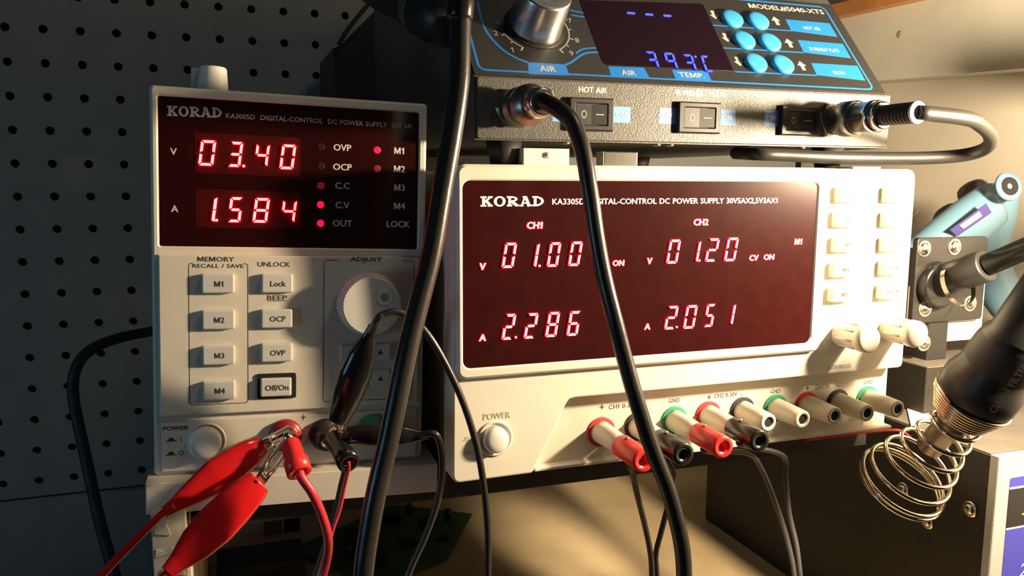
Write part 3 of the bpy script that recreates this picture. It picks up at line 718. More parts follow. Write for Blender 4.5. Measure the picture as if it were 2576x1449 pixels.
# sockets for the two round connectors
C1 = (17.30, 24.32); C2 = (188.46, 24.08)
for c in (C1, C2):
    m = MB(); m.lathe([(0, 9.5), (1.6, 9.3), (1.8, 8.0)], (c[0], -.9, c[1]), (0, -1, 0), 6, smooth=False); m.build('connector_nut', 'steel', face)

# sloping control panel: children are laid out flat (x along, z up the slope, -y outwards)
m = MB(); m.prism(rrect(.3, SW - .3, .3, 70.6, .8), -.9, -.05, .3)
cp = m.build('control_panel', 'panel', S, loc=(0, 3, 38), rot=(-math.atan2(46.3, 54.7), 0, 0))
PY = -.94
def pline(pts, w, name='blue_line', k='blue_print', closed=False):
    return MB().line(pts, w, PY, PY, closed).build(name, k, cp)
pr = MB()
BL = 1.1
def L_(pts, w=BL, closed=False): pr.line(pts, w, PY, PY, closed)
def sm2(pts, step=5): return [(p[0], p[1]) for p in smooth_path([(a, b, 0) for a, b in pts], step)]
L_(rrect(3.4, SW - 7.0, 3.0, 67.5, 3.5, 5), BL, True)
# curve round the knob
L_(sm2([(11.44, 47.93), (11.09, 32.87), (13.20, 23.81), (17.39, 16.13), (23.08, 11.20), (27.35, 9.22)]))
L_(sm2([(45.44, 8.99), (48.68, 10.77), (52.24, 13.65), (55.57, 16.27), (58.84, 17.86), (64.63, 18.85)]))
L_(sm2([(52.99, 17.13), (55.86, 19.49), (58.86, 20.80), (64.46, 21.80)]), .9)
L_([(58.14, 47.44), (64.58, 46.40)], .9); L_([(57.83, 43.96), (64.32, 43.21)], .9)
L_([(136.41, 44.57), (185.55, 44.97)], .9); L_([(136.13, 27.70), (185.56, 28.16)], .9); L_([(136.22, 10.70), (185.78, 11.42)], .9)
pr.build('blue_lines', 'blue_print', cp)
for poly in ([(27.16, 9.21), (25.98, 1.84), (45.56, 2.10), (45.51, 9.25)], [(66.98, 9.47), (66.56, 2.68), (86.60, 2.91), (85.80, 9.99)], [(100.63, 9.67), (100.51, 3.25), (120.11, 3.12), (120.28, 9.91)],
             [(185.91, 54.15), (185.55, 44.97), (214.86, 42.95), (214.99, 53.85)], [(186.36, 37.93), (185.70, 28.47), (215.27, 26.22), (215.74, 37.37)], [(186.69, 20.51), (185.93, 11.72), (215.88, 9.54), (216.52, 20.56)]):
    MB().prism(poly, PY - .02, PY + .04, back=False).build('blue_tag', 'blue_print', cp)
pr = MB(); TY2 = PY - .06
for s, p, h, w in (('AIR', (35.87, 5.76), 3.6, None), ('AIR', (76.35, 5.91), 3.4, None), ('TEMP.', (110.16, 6.53), 3.4, 14), ('HOT AIR', (200.58, 48.28), 2.6, 11), ('IR PREHEAT PLATE', (200.44, 31.47), 2.6, 19), ('IRON', (201.28, 14.17), 2.6, 7.5)):
    MB().text(s, p[0], p[1], h, w, TY2, weight=.02).build('tag_lettering', 'arrow', cp)
a0, a1 = (166.34, 63.58), (215.58, 62.10)
pr = MB(); pr.text('MODEL#5040-XTS', (a0[0] + a1[0]) / 2, (a0[1] + a1[1]) / 2, 4.2, a1[0] - a0[0], PY - .03, weight=.025); pr.build('model_lettering', 'arrow', cp)
for p, d in (((140.87, 52.95), -1), ((179.14, 52.20), 1), ((141.22, 35.75), -1), ((179.64, 34.91), 1), ((141.45, 18.37), -1), ((179.73, 17.96), 1)):
    x, z = p
    o = [(-1.1, 3.2), (-1.1, -.2), (-2.7, -.2), (0, -3.4), (2.7, -.2), (1.1, -.2), (1.1, 3.2)]
    o = [(x + a, z + b) for a, b in o] if d < 0 else [(x - a, z - b) for a, b in o]
    MB().prism(o, PY - .03, PY + .04, back=False).build('arrow_mark', 'arrow', cp)
for p in ((149.95, 49.63), (166.03, 49.73), (150.44, 33.38), (166.25, 33.28), (150.44, 16.84), (166.69, 16.89)):
    m = MB(); m.lathe([(0, 6.3), (1.6, 6.28), (2.1, 6.0), (2.5, 5.3), (2.7, 3.5), (2.8, 0)], (p[0], -.8, p[1]), (0, -1, 0), 32); m.build('round_button', 'blue_button', cp)
# window with blue digits
m = MB(); wo = [(65.42, 55.53), (64.95, 14.34), (65.28, 11.98), (66.88, 10.51), (135.75, 11.23), (137.09, 60.00), (135.71, 60.78)]
m.prism(wo, -1.15, -.7); bw = m.build('display_window', 'blue_window', cp)
digits([('-', (lambda p: (p[0] - 4.0, p[1] + 6.0))((91.01, 48.46)), (lambda p: (p[0] + 4.0, p[1] - 6.0))((91.01, 48.46))), ('-', (lambda p: (p[0] - 4.0, p[1] + 6.0))((101.15, 48.49)), (lambda p: (p[0] + 4.0, p[1] - 6.0))((101.15, 48.49))), ('-', (lambda p: (p[0] - 4.0, p[1] + 6.0))((111.55, 48.68)), (lambda p: (p[0] + 4.0, p[1] - 6.0))((111.55, 48.68)))],
       bw, -1.17, sl=0.1, mats=('blue_seg', 'blue_side', 'seg_off'), proud=.4)
def cell(c, w=6.7, h=11.5): return (c[0] - w / 2, c[1] + h / 2), (c[0] + w / 2, c[1] - h / 2)
for ch, c in (('3', (91.80, 15.26)), ('9', (101.92, 15.19)), ('3', (112.12, 14.83))):
    a0, b0 = cell(c)
    if ch == '3': SEG['3'] = 'abgc'
    digits([(ch, a0, b0)], bw, -1.17, sl=0.1, mats=('blue_seg', 'blue_side', 'seg_off'), proud=.4)
c = (121.89, 14.71)
a0, b0 = cell(c, 6.0)
digits([('C', a0, b0), ('.', (c[0] - 5.0, c[1] + 4.6), .8)], bw, -1.17, sl=0.1, mats=('blue_seg', 'blue_side', 'seg_off'), proud=.4)
# dial scale and silver knob
kc = (36.2, 33.4); pr = MB(); Rr = 17.0
def pol(r, deg): return (kc[0] + r * math.cos(math.radians(deg)), kc[1] + r * math.sin(math.radians(deg)))
L2 = [pol(Rr, -122 - k * 4) for k in range(0, 13)]; pr.line(L2, .55, PY, PY)
L2 = [pol(Rr, -58 + k * 4) for k in range(0, 21)]; pr.line(L2, .55, PY, PY)
for d, l in ((-122, 2.6), (-140, 1.6), (-158, 2.0), (-184, 2), (-58, 2.6), (-40, 1.6), (-21, 2.4), (0, 1.6), (20, 2.4)): pr.line([pol(Rr - .3, d), pol(Rr + l, d)], .8 if l > 2.5 else .6, PY, PY)
for s, p in (('1', (21.55, 16.98)), ('2', (16.05, 27.49)), ('7', (55.88, 39.80)), ('8', (55.89, 26.23)), ('9', (50.54, 16.94))): pr.text(s, p[0], p[1], 3.2, None, PY, weight=.0)
pr.build('dial_scale', 'grey_print', cp)
m = MB(); m.lathe([(0, 14.8), (.5, 14.6), (.55, 0)], (kc[0], -.9, kc[1]), (0, -1, 0), 40); m.build('dial_disc', 'black', cp)
m = MB(); m.lathe([(0.6, 12.9), (2.0, 12.9), (2.4, 12.8), (18.8, 12.0), (19.6, 11.6), (19.9, 11.1)], (kc[0], -.9, kc[1]), (0, -1, 0), 64); m.build('silver_knob', 'brushed', cp)

# fastenings seen in the gap under the station
t = thing('metal_clip', 'small silver metal clip lying under the rework station', 'clip', (8.64, -130.48, 136.20)); t.location.y = 0.012; t.location.x = (81.13, 12.00, 140.36)[0] * MM
m = MB(); m.box(-8.6, 8.6, 0, 8, 0, 8.4, .5); m.build('clip_body', 'steel', t)
t = thing('bracket_plate', 'folded bright metal bracket under the front of the rework station', 'bracket', ((45.41, 14.00, 140.86)[0], 14, 136))
m = MB(); m.box(-11, 11, 0, 20, 0.2, 9.5, .3); m.build('plate', 'beige_light', t)
m = MB(); m.lathe([(0, 1.6), (.6, 1.3), (.8, 0)], (0, 0, 6.5), (0, -1, 0), 16); m.build('screw', 'screw', t)
for i_, u in enumerate(((1660, 383), (2040, 383))):
    pass
for q in ((89.53, 7.09), (96.52, 7.20), (171.92, 7.95), (43.16, 8.68)):
    m = MB(); m.lathe([(0, 2.2), (1.0, 2.0), (1.4, 0)], (q[0], 1.6, 10.6), (0, 0, -1), 16); m.build('screw', 'dark_steel', S)

# hot-air hose: connector plug and thick cable that droops in front of the displays
def wire(name, label, pts, r, k, cat='cable', group=None, n=14, step=6, o=None):
    o = o or pts[len(pts) // 2]
    t = thing(name, label, cat, tuple(pts[-1]), group)
    return t
T0 = (SO[0] + C1[0], SO[1], SO[2] + C1[1])
t = thing('air_hose', 'thick black cable from the left station connector, hanging before the wide display', 'cable', T0)
m = MB(); m.lathe([(0, 7.4), (1, 7.6), (4, 7.6), (4.4, 8.4), (9, 8.4), (9.4, 7.7), (14.5, 7.7), (15, 8.5), (19.5, 8.5), (20.2, 7.0), (25, 6.6)], (0, -2.8, 0), (0, -1, 0), 36); pg = m.build('connector_plug', 'dark_steel', t)
m = MB(); m.lathe([(0, 6.2), (3, 6.4), (8.5, 5.6), (9, 4.8)], (0, -27.5, 0), (0, -1, 0), 30); m.build('clamp_nut', 'steel', t)
m = MB(); m.lathe([(0, 1.0), (1.0, .9), (1.2, 0)], (4.6, -32, 4.0), (.4, -.2, .8), 12); m.build('clamp_screw', 'screw', t)
m = MB()
pts = [(0, -34, 0), (0, -39, -.3)] + [rel(p, T0) for p in ((35.42, -33.00, 155.56), (37.65, -38.00, 147.87), (39.10, -41.00, 138.13), (40.54, -43.00, 126.19), (42.58, -45.00, 109.70), (45.11, -47.00, 94.62), (48.17, -50.00, 79.57), (51.92, -52.00, 64.24), (56.08, -55.00, 47.43), (62.28, -57.00, 28.40), (69.30, -57.00, 12.24), (74.72, -56.00, -2.87), (78.33, -55.00, -15.57), (80.32, -54.00, -28.11), (82.50, -52.00, -48.80))]
m.tube(pts, [3.4] * 3 + [3.25] * 14, 16, 6); m.build('hose', 'cable', t)

# iron lead: plug in the right connector, strain spring, cable looping back under the station
T0 = (SO[0] + C2[0], SO[1], SO[2] + C2[1])
t = thing('iron_lead', 'black cable plugged into the right connector of the rework station, looping back under it', 'cable', T0)
m = MB(); m.lathe([(0, 7.4), (1, 7.6), (5, 7.6), (5.5, 8.6), (15, 8.6), (15.6, 7.4)], (0, -2.8, 0), (0, -1, 0), 48, tooth=.25); m.build('knurled_ring', 'dark_steel', t)
m = MB(); m.lathe([(0, 7.2), (9, 7.2), (9.4, 7.6), (12.5, 7.6), (13, 6.4)], (0, -18.4, 0), (0, -1, 0), 36); m.build('plug_body', 'steel', t)
m = MB(); m.lathe([(0, 6.2), (1.5, 6.6), (3.2, 6.6), (4, 5.6)], (0, -31.4, 0), (0, -1, 0), 30); m.build('clamp_nut', 'steel', t)
m = MB()
for k in range(9):
    m.lathe([(k * 2.1, 4.9), (k * 2.1 + 1.5, 4.8), (k * 2.1 + 1.6, 4.4), (k * 2.1 + 2.1, 4.4)], (0, -35, 0), (0.0, -1, 0.0), 24, cap=False)
m.build('strain_relief', 'rubber', t)
m = MB(); m.lathe([(0, 4.9), (.8, 5.0), (1.0, 4.4)], (0, -53.9, 0), (0, -1, 0), 24); m.build('end_ring', 'label_white', t)
m = MB()
pts = [(0, -54, 0)] + [rel(p, T0) for p in ((229.82, -38.00, 160.45), (244.36, -34.00, 157.86), (259.03, -27.00, 153.57), (267.37, -19.00, 149.09), (268.59, -10.00, 146.06), (261.71, -2.00, 144.37), (245.39, 5.00, 143.51), (221.17, 12.00, 143.37), (197.02, 13.00, 143.48), (173.66, 14.00, 144.18), (157.87, 18.00, 144.64), (164.96, 45.00, 145.88))]
m.tube(pts, [3.4] * 3 + [3.3] * 6 + [3.0] * 3, 16, 6); m.build('cable', 'cable_matt', t)

# thick black cable crossing in front of both supplies, hanging from a gripped handle
pts = [(-7.26, -35.00, 200.81), (-8.34, -36.00, 186.86), (-9.43, -38.00, 167.19), (-12.58, -40.00, 148.83), (-17.05, -42.00, 127.70), (-21.91, -45.00, 105.34), (-27.54, -48.00, 87.50), (-32.95, -51.00, 69.95), (-39.69, -54.00, 42.86), (-44.94, -56.00, 24.10), (-48.31, -57.00, 7.67), (-50.22, -58.00, -4.50), (-51.64, -58.00, -20.54)]
t = thing('power_cable', 'thick glossy black cable hanging diagonally across the gap between the two supplies', 'cable', pts[0])
m = MB(); m.tube([rel(p, pts[0]) for p in pts], [3.9, 3.8, 3.7, 3.5], 18, 6); m.build('jacket', 'cable', t)
q = (-8.31, -36.00, 193.71)
m = MB(); m.lathe([(0, 4.4), (1.5, 4.9), (10, 5.1), (11.5, 4.2)], rel((q[0] - .3, q[1], q[2] - 5.5), pts[0]), (0.05, 0, 1), 24); m.build('collar', 'black_gloss', t)

# hot-air handle on the left of the station (dark rounded shape at the top)
p0, p1 = (9.68, 60.00, 208.04), (-6.74, 95.00, 228.60)
t = thing('hot_air_handle', 'dark rounded hot-air handle resting beside the rework station, above the narrow supply', 'handle', p0)
d = Vector(p1) - Vector(p0)
m = MB(); m.lathe([(-14, 0), (-13, 8), (-8, 12.5), (0, 14), (30, 13.5), (45, 15), (110, 15)], (0, 0, 0), tuple(d), 32); m.build('grip', 'black', t)
m = MB(); m.lathe([(10, 14.2), (11.5, 14.5), (14, 14.5), (15.5, 14.2)], (0, 0, 0), tuple(d), 32, cap=False); m.build('band', 'dark_steel', t)
# dark tool bag / cabinet standing far behind the narrow supply
q0, q1 = (-10.07, 300.00, 192.82), (84.72, 300.00, 232.42)
t = thing('equipment_case', 'dark black equipment case with sloping top corners standing behind the narrow supply', 'case', (q0[0], 300, 0))
wdt = q1[0] - q0[0]
zt = (-9.83, 300.00, 226.57)[2]; zt2 = (26.57, 300.00, 260.78)[2]; xm = (26.57, 300.00, 260.78)[0] - q0[0]
m = MB(); m.prism([(0, .2), (wdt, .2), (wdt, zt2), (xm, zt2), (6, zt + 3), (0, zt)], 0, 85, .8); m.build('case_body', 'black', t)
m = MB(); m.tube([(xm * .1, -4, zt + 2), (xm * .3, -5, zt + 14), (xm * .75, -5, zt + 34), (xm, -4, zt + 42)], 1.6, 10); m.build('strap', 'rubber', t)

# ------------------------------------------------------------------ banana plugs and leads on the wide supply
def banana(label, post, k, wire_pts, wk='cable_matt', y=-9.4, ln=20.5, group=None):
    x, z = post; o = (x, y, z)
    t = thing('banana_lead', label, 'test lead', o, 'banana plug test leads')
    m = MB(); m.lathe([(0, 4.9), (.5, 5.2), (ln - .8, 5.2), (ln, 4.9), (ln, 2.5), (9, 2.4), (9, 0)], (0, 0, 0), (0, -1, -.02), 32); pg = m.build('plug', k, t)
    m = MB(); m.lathe([(10, 2.3), (ln - 5, 2.3), (ln - 5, 1.5), (ln - 9, 1.4)], (0, 0, 0), (0, -1, -.02), 18); m.build('metal_sleeve', 'steel', pg)
    m = MB(); m.lathe([(0, 1.4), (.5, 1.3), (.7, .5)], (-.5, -5.5, 5.0), (-.1, 0, 1), 12); m.build('set_screw', 'dark_steel', pg)
    m = MB(); m.tube([(0, -7, -3.4), (0, -7, -6.5)] + [rel(p, o) for p in wire_pts], 1.35, 12, 6); m.build('wire', wk, t)
banana('red banana plug with a dark lead in the CH1 red post of the wide supply', RP[0], 'red_plug', ((77.23, -14.00, 1.84), (81.67, -10.00, -9.53), (88.45, -6.00, -27.38), (92.38, -5.00, -42.11), (93.59, -5.00, -54.01), (94.28, -5.00, -76.43)))
banana('black banana plug with a dark lead in the CH1 black post of the wide supply', RP[1], 'black_gloss', ((98.03, -14.00, -1.60), (99.73, -9.00, -14.16), (97.23, -6.00, -32.55), (96.55, -3.00, -44.66), (97.91, -2.00, -56.18), (98.62, -2.00, -78.87)))
banana('red banana plug with a dark lead in the CH2 red post of the wide supply', RP[2], 'red_plug', ((140.47, -10.00, 2.73), (151.87, -6.00, -7.90), (161.25, -4.00, -24.08), (169.50, -3.00, -42.31), (175.61, -2.00, -58.55), (178.24, -2.00, -69.52), (181.47, -2.00, -89.91)))
banana('black banana plug with a dark lead in the CH2 black post of the wide supply', RP[3], 'black_gloss', ((163.89, -6.00, -2.19), (169.67, -2.00, -15.53), (174.60, 0.00, -35.81), (180.10, 0.00, -53.69), (183.67, 0.00, -71.39), (187.22, 0.00, -92.03)))

# ------------------------------------------------------------------ leads on the narrow supply
LM = Matrix([[0.999009, 0.026835, 0.035498], [-0.028034, 0.999038, 0.033713], [-0.034559, -0.034674, 0.998801]])
def lw(x, y, z): return tuple(LM @ Vector((x, y, z)) + Vector((-122.25, 28.80, 9.36)))
# red crocodile clip leads biting the red post
def boot_path(pts, radii, fdir, flat=.62, n=20): return MB().tube(pts, radii, n, 8, flat, fdir)
def croc(label, k, mouth, tail, bite, ra, tail_pts, wk, jaw='steel', open_=5.0, flat=.62):
    o = mouth; A = Vector(mouth); B = Vector(tail); T = Vector(bite)
    t = thing('crocodile_clip_lead', label, 'clip lead', o, 'crocodile clip leads')
    d = B - A
    pts = [rel(tuple(A + d * f), o) for f in (0, .12, .3, .5, .7, .88, 1)]
    boot_path(pts, ra, (0, 1, 0), flat).build('boot', k, t)
    f = (T - A).normalized(); up = Vector((0, 1, 0)).cross(f).normalized()
    ln = (T - A).length
    for s in (1, -1):
        m = MB()
        P0 = A - f * 1.5 + up * s * 1.6; P1 = A + f * ln * .45 + up * s * open_ * .55; P2 = A + f * (ln - 3) + up * s * 2.2; P3 = T + up * s * .5
        w = Vector((0, 1, 0)) * 1.25
        rows = []
        for P, hw in ((P0, 1.25), (P1, 1.15), (P2, .9), (P3, .55)):
            P = P - Vector(o)
            rows.append(m.add([P + w * hw + up * s * -.9, P + w * hw + up * s * .4, P - w * hw + up * s * .4, P - w * hw + up * s * -.9]))
        for a_, b_ in zip(rows, rows[1:]):
            for k2 in range(3): m.face((a_[k2], a_[k2 + 1], b_[k2 + 1], b_[k2]), True)
            m.face((a_[3], a_[0], b_[0], b_[3]))
        m.face(rows[0][::-1]); m.face(rows[-1])
        for q in range(5):
            tt = .72 + q * .055; C_ = (A + (T - A) * tt + up * s * .9) - Vector(o)
            i = m.add([C_ + w * .8 + f * .5, C_ + w * .8 - f * .5, C_ + w * .8 - up * s * 1.2, C_ - w * .8 + f * .5, C_ - w * .8 - f * .5, C_ - w * .8 - up * s * 1.2])
            for fc in ((0, 1, 2), (3, 5, 4), (0, 2, 5, 3), (1, 4, 5, 2), (0, 3, 4, 1)): m.face([i[z_] for z_ in fc])
        m.build('jaw', jaw, t)
    m = MB()
    m.lathe([(-2.2, 1.3), (2.2, 1.3)], tuple(A + f * 3 - Vector(o)), (0, 1, 0), 16); m.build('hinge_spring', jaw, t)
    m = MB(); m.tube([rel(tuple(B - d.normalized() * 4), o)] + [rel(p, o) for p in tail_pts], 1.45, 12, 6); m.build('wire', wk, t)
    return t
croc('upper red crocodile clip lead, its red wire running off to the lower left', 'red_boot', (-79.82, -12.00, 31.28), (-115.00, -26.00, 14.45), (-68.17, 6.00, 30.36),
     [3.3, 5.6, 6.6, 6.9, 5.0, 2.9, 2.0], ((-115.94, -26.00, 13.69), (-120.47, -28.00, 10.18), (-129.51, -30.00, 2.24), (-137.20, -31.00, -4.99), (-148.43, -32.00, -13.70)), 'red_boot', open_=3.6, flat=.45)
croc('glossy red crocodile clip lead, lower and nearer of the two red clips', 'red_boot', (-82.64, -32.00, 24.05), (-113.43, -46.00, 1.17), (-67.88, 2.00, 29.88),
     [5.0, 6.4, 7.3, 7.6, 6.4, 3.7, 2.6], ((-114.98, -46.00, -0.39), (-119.76, -47.00, -5.38), (-124.82, -48.00, -12.31)), 'red_boot', open_=4.6, flat=.45)
# red banana plug hanging from the jaws
a0, a1 = (-70.82, -18.00, 33.46), (-68.17, -28.00, 24.17)
t = thing('banana_lead', 'red banana plug with a magenta-red lead hanging from the red clips', 'test lead', a0, 'banana plug test leads')
d = Vector(a1) - Vector(a0); ln = d.length
m = MB(); m.lathe([(0, 3.0), (1, 3.7), (ln * .55, 3.9), (ln * .62, 4.6), (ln, 4.7), (ln, 3.0), (ln - 6, 2.6), (ln - 6, 0)], (0, 0, 0), tuple(d), 28); pg = m.build('plug', 'red_plug', t)
m = MB(); m.lathe([(-4, 1.2), (-3, 1.6), (0, 2.0)], (0, 0, 0), tuple(d), 16); m.build('plug_pin', 'steel', t)
m = MB(); m.tube([rel(p, a0) for p in ((-68.47, -27.00, 25.39), (-67.59, -29.00, 22.63), (-64.14, -30.00, 16.76), (-60.84, -28.00, 7.81), (-58.53, -25.00, -1.63), (-57.91, -22.00, -9.44), (-59.09, -20.00, -17.48), (-61.58, -20.00, -26.06), (-63.85, -20.00, -37.18))], 1.75, 14, 6); m.build('wire', 'red_wire', t)
# black banana plug with a twin lead
a0, a1 = (-52.20, 2.00, 26.92), (-48.20, -14.00, 20.92)
t = thing('banana_lead', 'black banana plug with a thin red and black twin lead under the black clips', 'test lead', a0, 'banana plug test leads')
d = Vector(a1) - Vector(a0); ln = d.length
m = MB(); m.lathe([(0, 3.6), (1, 4.2), (ln * .6, 4.0), (ln * .7, 4.5), (ln, 4.5), (ln, 2.8), (ln - 5, 2.6), (ln - 5, 0)], (0, 0, 0), tuple(d), 28); m.build('plug', 'black_gloss', t)
m = MB(); m.tube([rel(p, a0) for p in ((-48.36, -13.00, 21.41), (-48.26, -13.00, 18.47), (-49.42, -10.00, 10.63), (-51.56, -9.00, 0.56), (-54.42, -9.00, -7.40), (-56.16, -9.00, -14.19), (-58.52, -9.00, -26.82), (-61.31, -9.00, -43.55))], .75, 12, 6); m.build('red_conductor', 'red_wire', t)
m = MB(); m.tube([rel(p, a0) for p in ((-48.57, -10.00, 20.42), (-49.14, -9.00, 16.85), (-50.48, -6.00, 9.30), (-53.52, -5.00, -4.14), (-57.80, -5.00, -17.08), (-62.10, -5.00, -30.04), (-65.67, -5.00, -44.88))], 1.15, 12, 6); m.build('black_conductor', 'cable_matt', t)
# black crocodile clips
croc('black crocodile clip lead standing upright against the adjust dial of the narrow supply', 'black_gloss', (-49.34, 7.00, 31.92), (-36.30, -6.00, 73.97), (-51.01, 12.00, 24.07),
     [4.2, 5.2, 6.4, 6.8, 5.6, 2.7, 1.8], ((-36.39, -14.00, 77.23), (-33.56, -14.00, 79.43), (-28.07, -14.00, 80.10), (-21.20, -15.00, 76.26), (-15.09, -16.00, 68.57), (-8.43, -17.00, 56.20), (-2.16, -18.00, 41.17), (2.89, -19.00, 23.47), (5.63, -20.00, 5.72), (7.18, -20.00, -13.39), (7.19, -20.00, -32.41), (6.68, -20.00, -50.20)), 'cable', open_=4)
croc('black crocodile clip lead lying sideways at the black post of the narrow supply', 'black_gloss', (-47.66, -5.00, 29.60), (-15.63, -12.00, 28.10), (-51.70, 6.00, 26.83),
     [3.4, 4.0, 4.9, 5.0, 4.2, 2.3, 1.5], ((-14.45, -14.00, 29.59), (-11.98, -14.00, 26.83), (-10.54, -14.00, 19.11), (-10.94, -14.00, 8.99), (-13.55, -14.00, -2.61), (-18.46, -13.00, -16.08), (-23.38, -12.00, -27.03), (-27.71, -12.00, -39.37)), 'cable', 'copper', open_=3)
m = MB()

# mains cable drooping at the left against the pegboard
pts = [(-116.26, 240.00, 37.02), (-139.40, 235.00, 33.99), (-155.36, 228.00, 32.39), (-167.93, 220.00, 28.97), (-175.63, 215.00, 22.63), (-179.63, 212.00, 12.58), (-180.29, 212.00, -2.09), (-178.00, 210.00, -19.04), (-174.10, 206.00, -43.08), (-169.32, 200.00, -71.56), (-164.19, 195.00, -95.44), (-160.69, 190.00, -109.38), (-157.49, 185.00, -132.33)]
t = thing('mains_cable', 'black mains cable curving down the pegboard beside the narrow supply', 'cable', pts[1])
m = MB(); m.tube([rel(p, pts[1]) for p in pts], [3.2, 3.3, 3.6], 14, 6); m.build('jacket', 'rubber', t)

# ------------------------------------------------------------------ right-hand side
# big black soldering-station case
BX, BY, BZ = 281.0, -27.0, -10.0
t = thing('soldering_station', 'big black metal soldering station case with a silver front and navy label', 'soldering station', (BX, BY, -150))
hgt = BZ + 150
m = MB(); m.box(0, 190, 3, 262, .3, hgt, .4); cs = m.build('case', 'box_black', t)
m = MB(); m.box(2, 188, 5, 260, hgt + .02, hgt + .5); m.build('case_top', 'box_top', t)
m = MB(); m.box(-.6, 190.6, -2, 2.9, 0.2, hgt + 1, .8); fp_ = m.build('front_panel', 'silver_panel', t)
q0 = (282.09, -29.00, -22.75); lx = q0[0] - BX
zA, zB, zC = (284.26, -29.00, -27.32)[2] + 150, (285.01, -29.00, -51.29)[2] + 150, (284.91, -29.00, -52.81)[2] + 150
m = MB(); m.prism(rrect(8.4, 182, 20, hgt - 11, 1.2), -2.2, -1.9); lb = m.build('front_label', 'navy', t)
m = MB(); m.box(8.4, 182, -2.3, -2.1, hgt - 38.6, hgt - 16.5); m.build('black_band', 'black', lb)
m = MB(); m.box(8.4, 182, -2.34, -2.1, hgt - 17.2, hgt - 16.2); m.box(8.4, 182, -2.34, -2.1, hgt - 39.4, hgt - 38.4); m.build('white_rule', 'label_white', lb)
m = MB(); m.text('A', 26, hgt - 27, 10.5, 11, -2.36, weight=.03)
for x in (21.5, 30.5): m.line([(x - 2.6, hgt - 32.0), (x + 2.6, hgt - 32.0)], 1.0, -2.36, -2.36)
m.build('gold_letter', 'gold', lb)
m = MB(); m.text('26', 27, hgt - 64, 8, 12, -2.36, shear=.3); m.build('white_numerals', 'label_white', lb)
for (u, v) in ((2272, 1230), (2333, 1310), (2441, 1281)):
    pass
for q in ((281.00, 31.32, -48.78), (281.00, 12.57, -60.72), (281.00, -14.31, -42.66)):
    m = MB(); m.lathe([(0, 4.4), (.5, 4.4), (.7, 3.2)], (0, q[1] - BY, q[2] + 150), (-1, 0, 0), 24); m.lathe([(.4, 3.0), (1.7, 2.6), (2.2, 1.2), (2.2, 0)], (0, q[1] - BY, q[2] + 150), (-1, 0, 0), 20); m.build('screw', 'screw', t)

# iron holder: bracket plate with socket, block and base
HY = 60.0
a0, a1 = (304.28, 60.00, 97.66), (361.17, 60.00, 45.08)
hz = (322.04, 60.00, 20.55)[2]
base0 = ((305.99, 60.00, 21.68)[0], HY - 16, BZ + .6)
t = thing('iron_holder', 'black steel soldering-iron holder with a screwed plate, behind the right edge of the wide supply', 'iron holder', base0)
bx = base0
m = MB(); m.box(0, 62, 0, 70, 0, hz - bx[2], .8); m.build('base_block', 'box_black', t)
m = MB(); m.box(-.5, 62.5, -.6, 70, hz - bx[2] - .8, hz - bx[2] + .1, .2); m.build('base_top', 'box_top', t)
m = MB(); m.box(14, 30, 14, 34, hz - bx[2], a0[2] - bx[2] - 8, .6); m.build('post_block', 'black', t)
m = MB(); m.prism(rrect(a0[0] - bx[0], a1[0] - bx[0], a1[2] - bx[2], a0[2] - bx[2], 2.5), 12, 15.5, .5); m.build('mounting_plate', 'black', t)
m = MB(); m.prism(rrect(a0[0] - bx[0] + 2, a1[0] - bx[0] + 6, a1[2] - bx[2] - 14, a0[2] - bx[2] - 30, 1), 16.5, 18.5, .4); m.build('backing_plate', 'label_white', t)
for q in ((333.69, 58.00, 91.80), (313.68, 58.00, 54.14), (350.09, 58.00, 55.67), (309.66, 58.00, 91.14), (314.80, 52.00, 32.49)):
    m = MB(); m.lathe([(0, 4.0), (1.2, 3.8), (2.3, 2.6), (2.8, 0)], (q[0] - bx[0], 12.2, q[2] - bx[2]), (0, -1, 0), 20); m.lathe([(0, 5.2), (.6, 5.0)], (q[0] - bx[0], 12.1, q[2] - bx[2]), (0, -1, 0), 24); m.build('screw', 'screw', t)
p0, p1, p2 = Vector((320.25, 58.00, 68.73)), Vector((324.27, 25.00, 83.55)), Vector((333.57, -5.00, 101.12))
m = MB(); m.lathe([(0, 14.5), (6, 14.5), (8, 12.5)], rel(p0, bx), (0, -1, 0), 36); m.build('socket_flange', 'black_gloss', t)
m = MB(); m.lathe([(0, 9.6), ((p1 - p0).length, 9.6), ((p1 - p0).length + .6, 9.0), ((p1 - p0).length + .8, 6.6)], rel(p0, bx), tuple(p1 - p0), 36); m.build('socket_tube', 'black', t)
m = MB(); m.lathe([(0, 13), (3, 13)], rel(tuple(p0 + (p1 - p0) * .55 + Vector((0, 3, -7))), bx), tuple(p1 - p0), 30, cap=False); m.build('lock_ring', 'steel', t)
tt = thing('soldering_iron', 'black soldering iron handle pushed into the holder socket at right edge', 'soldering iron', tuple(p1))
m = MB(); m.lathe([(0.9, 6.4), (50, 6.6), (52, 7.6), (120, 8.2)], (0, 0, 0), tuple(p2 - p1), 32); m.build('handle', 'black_gloss', tt)

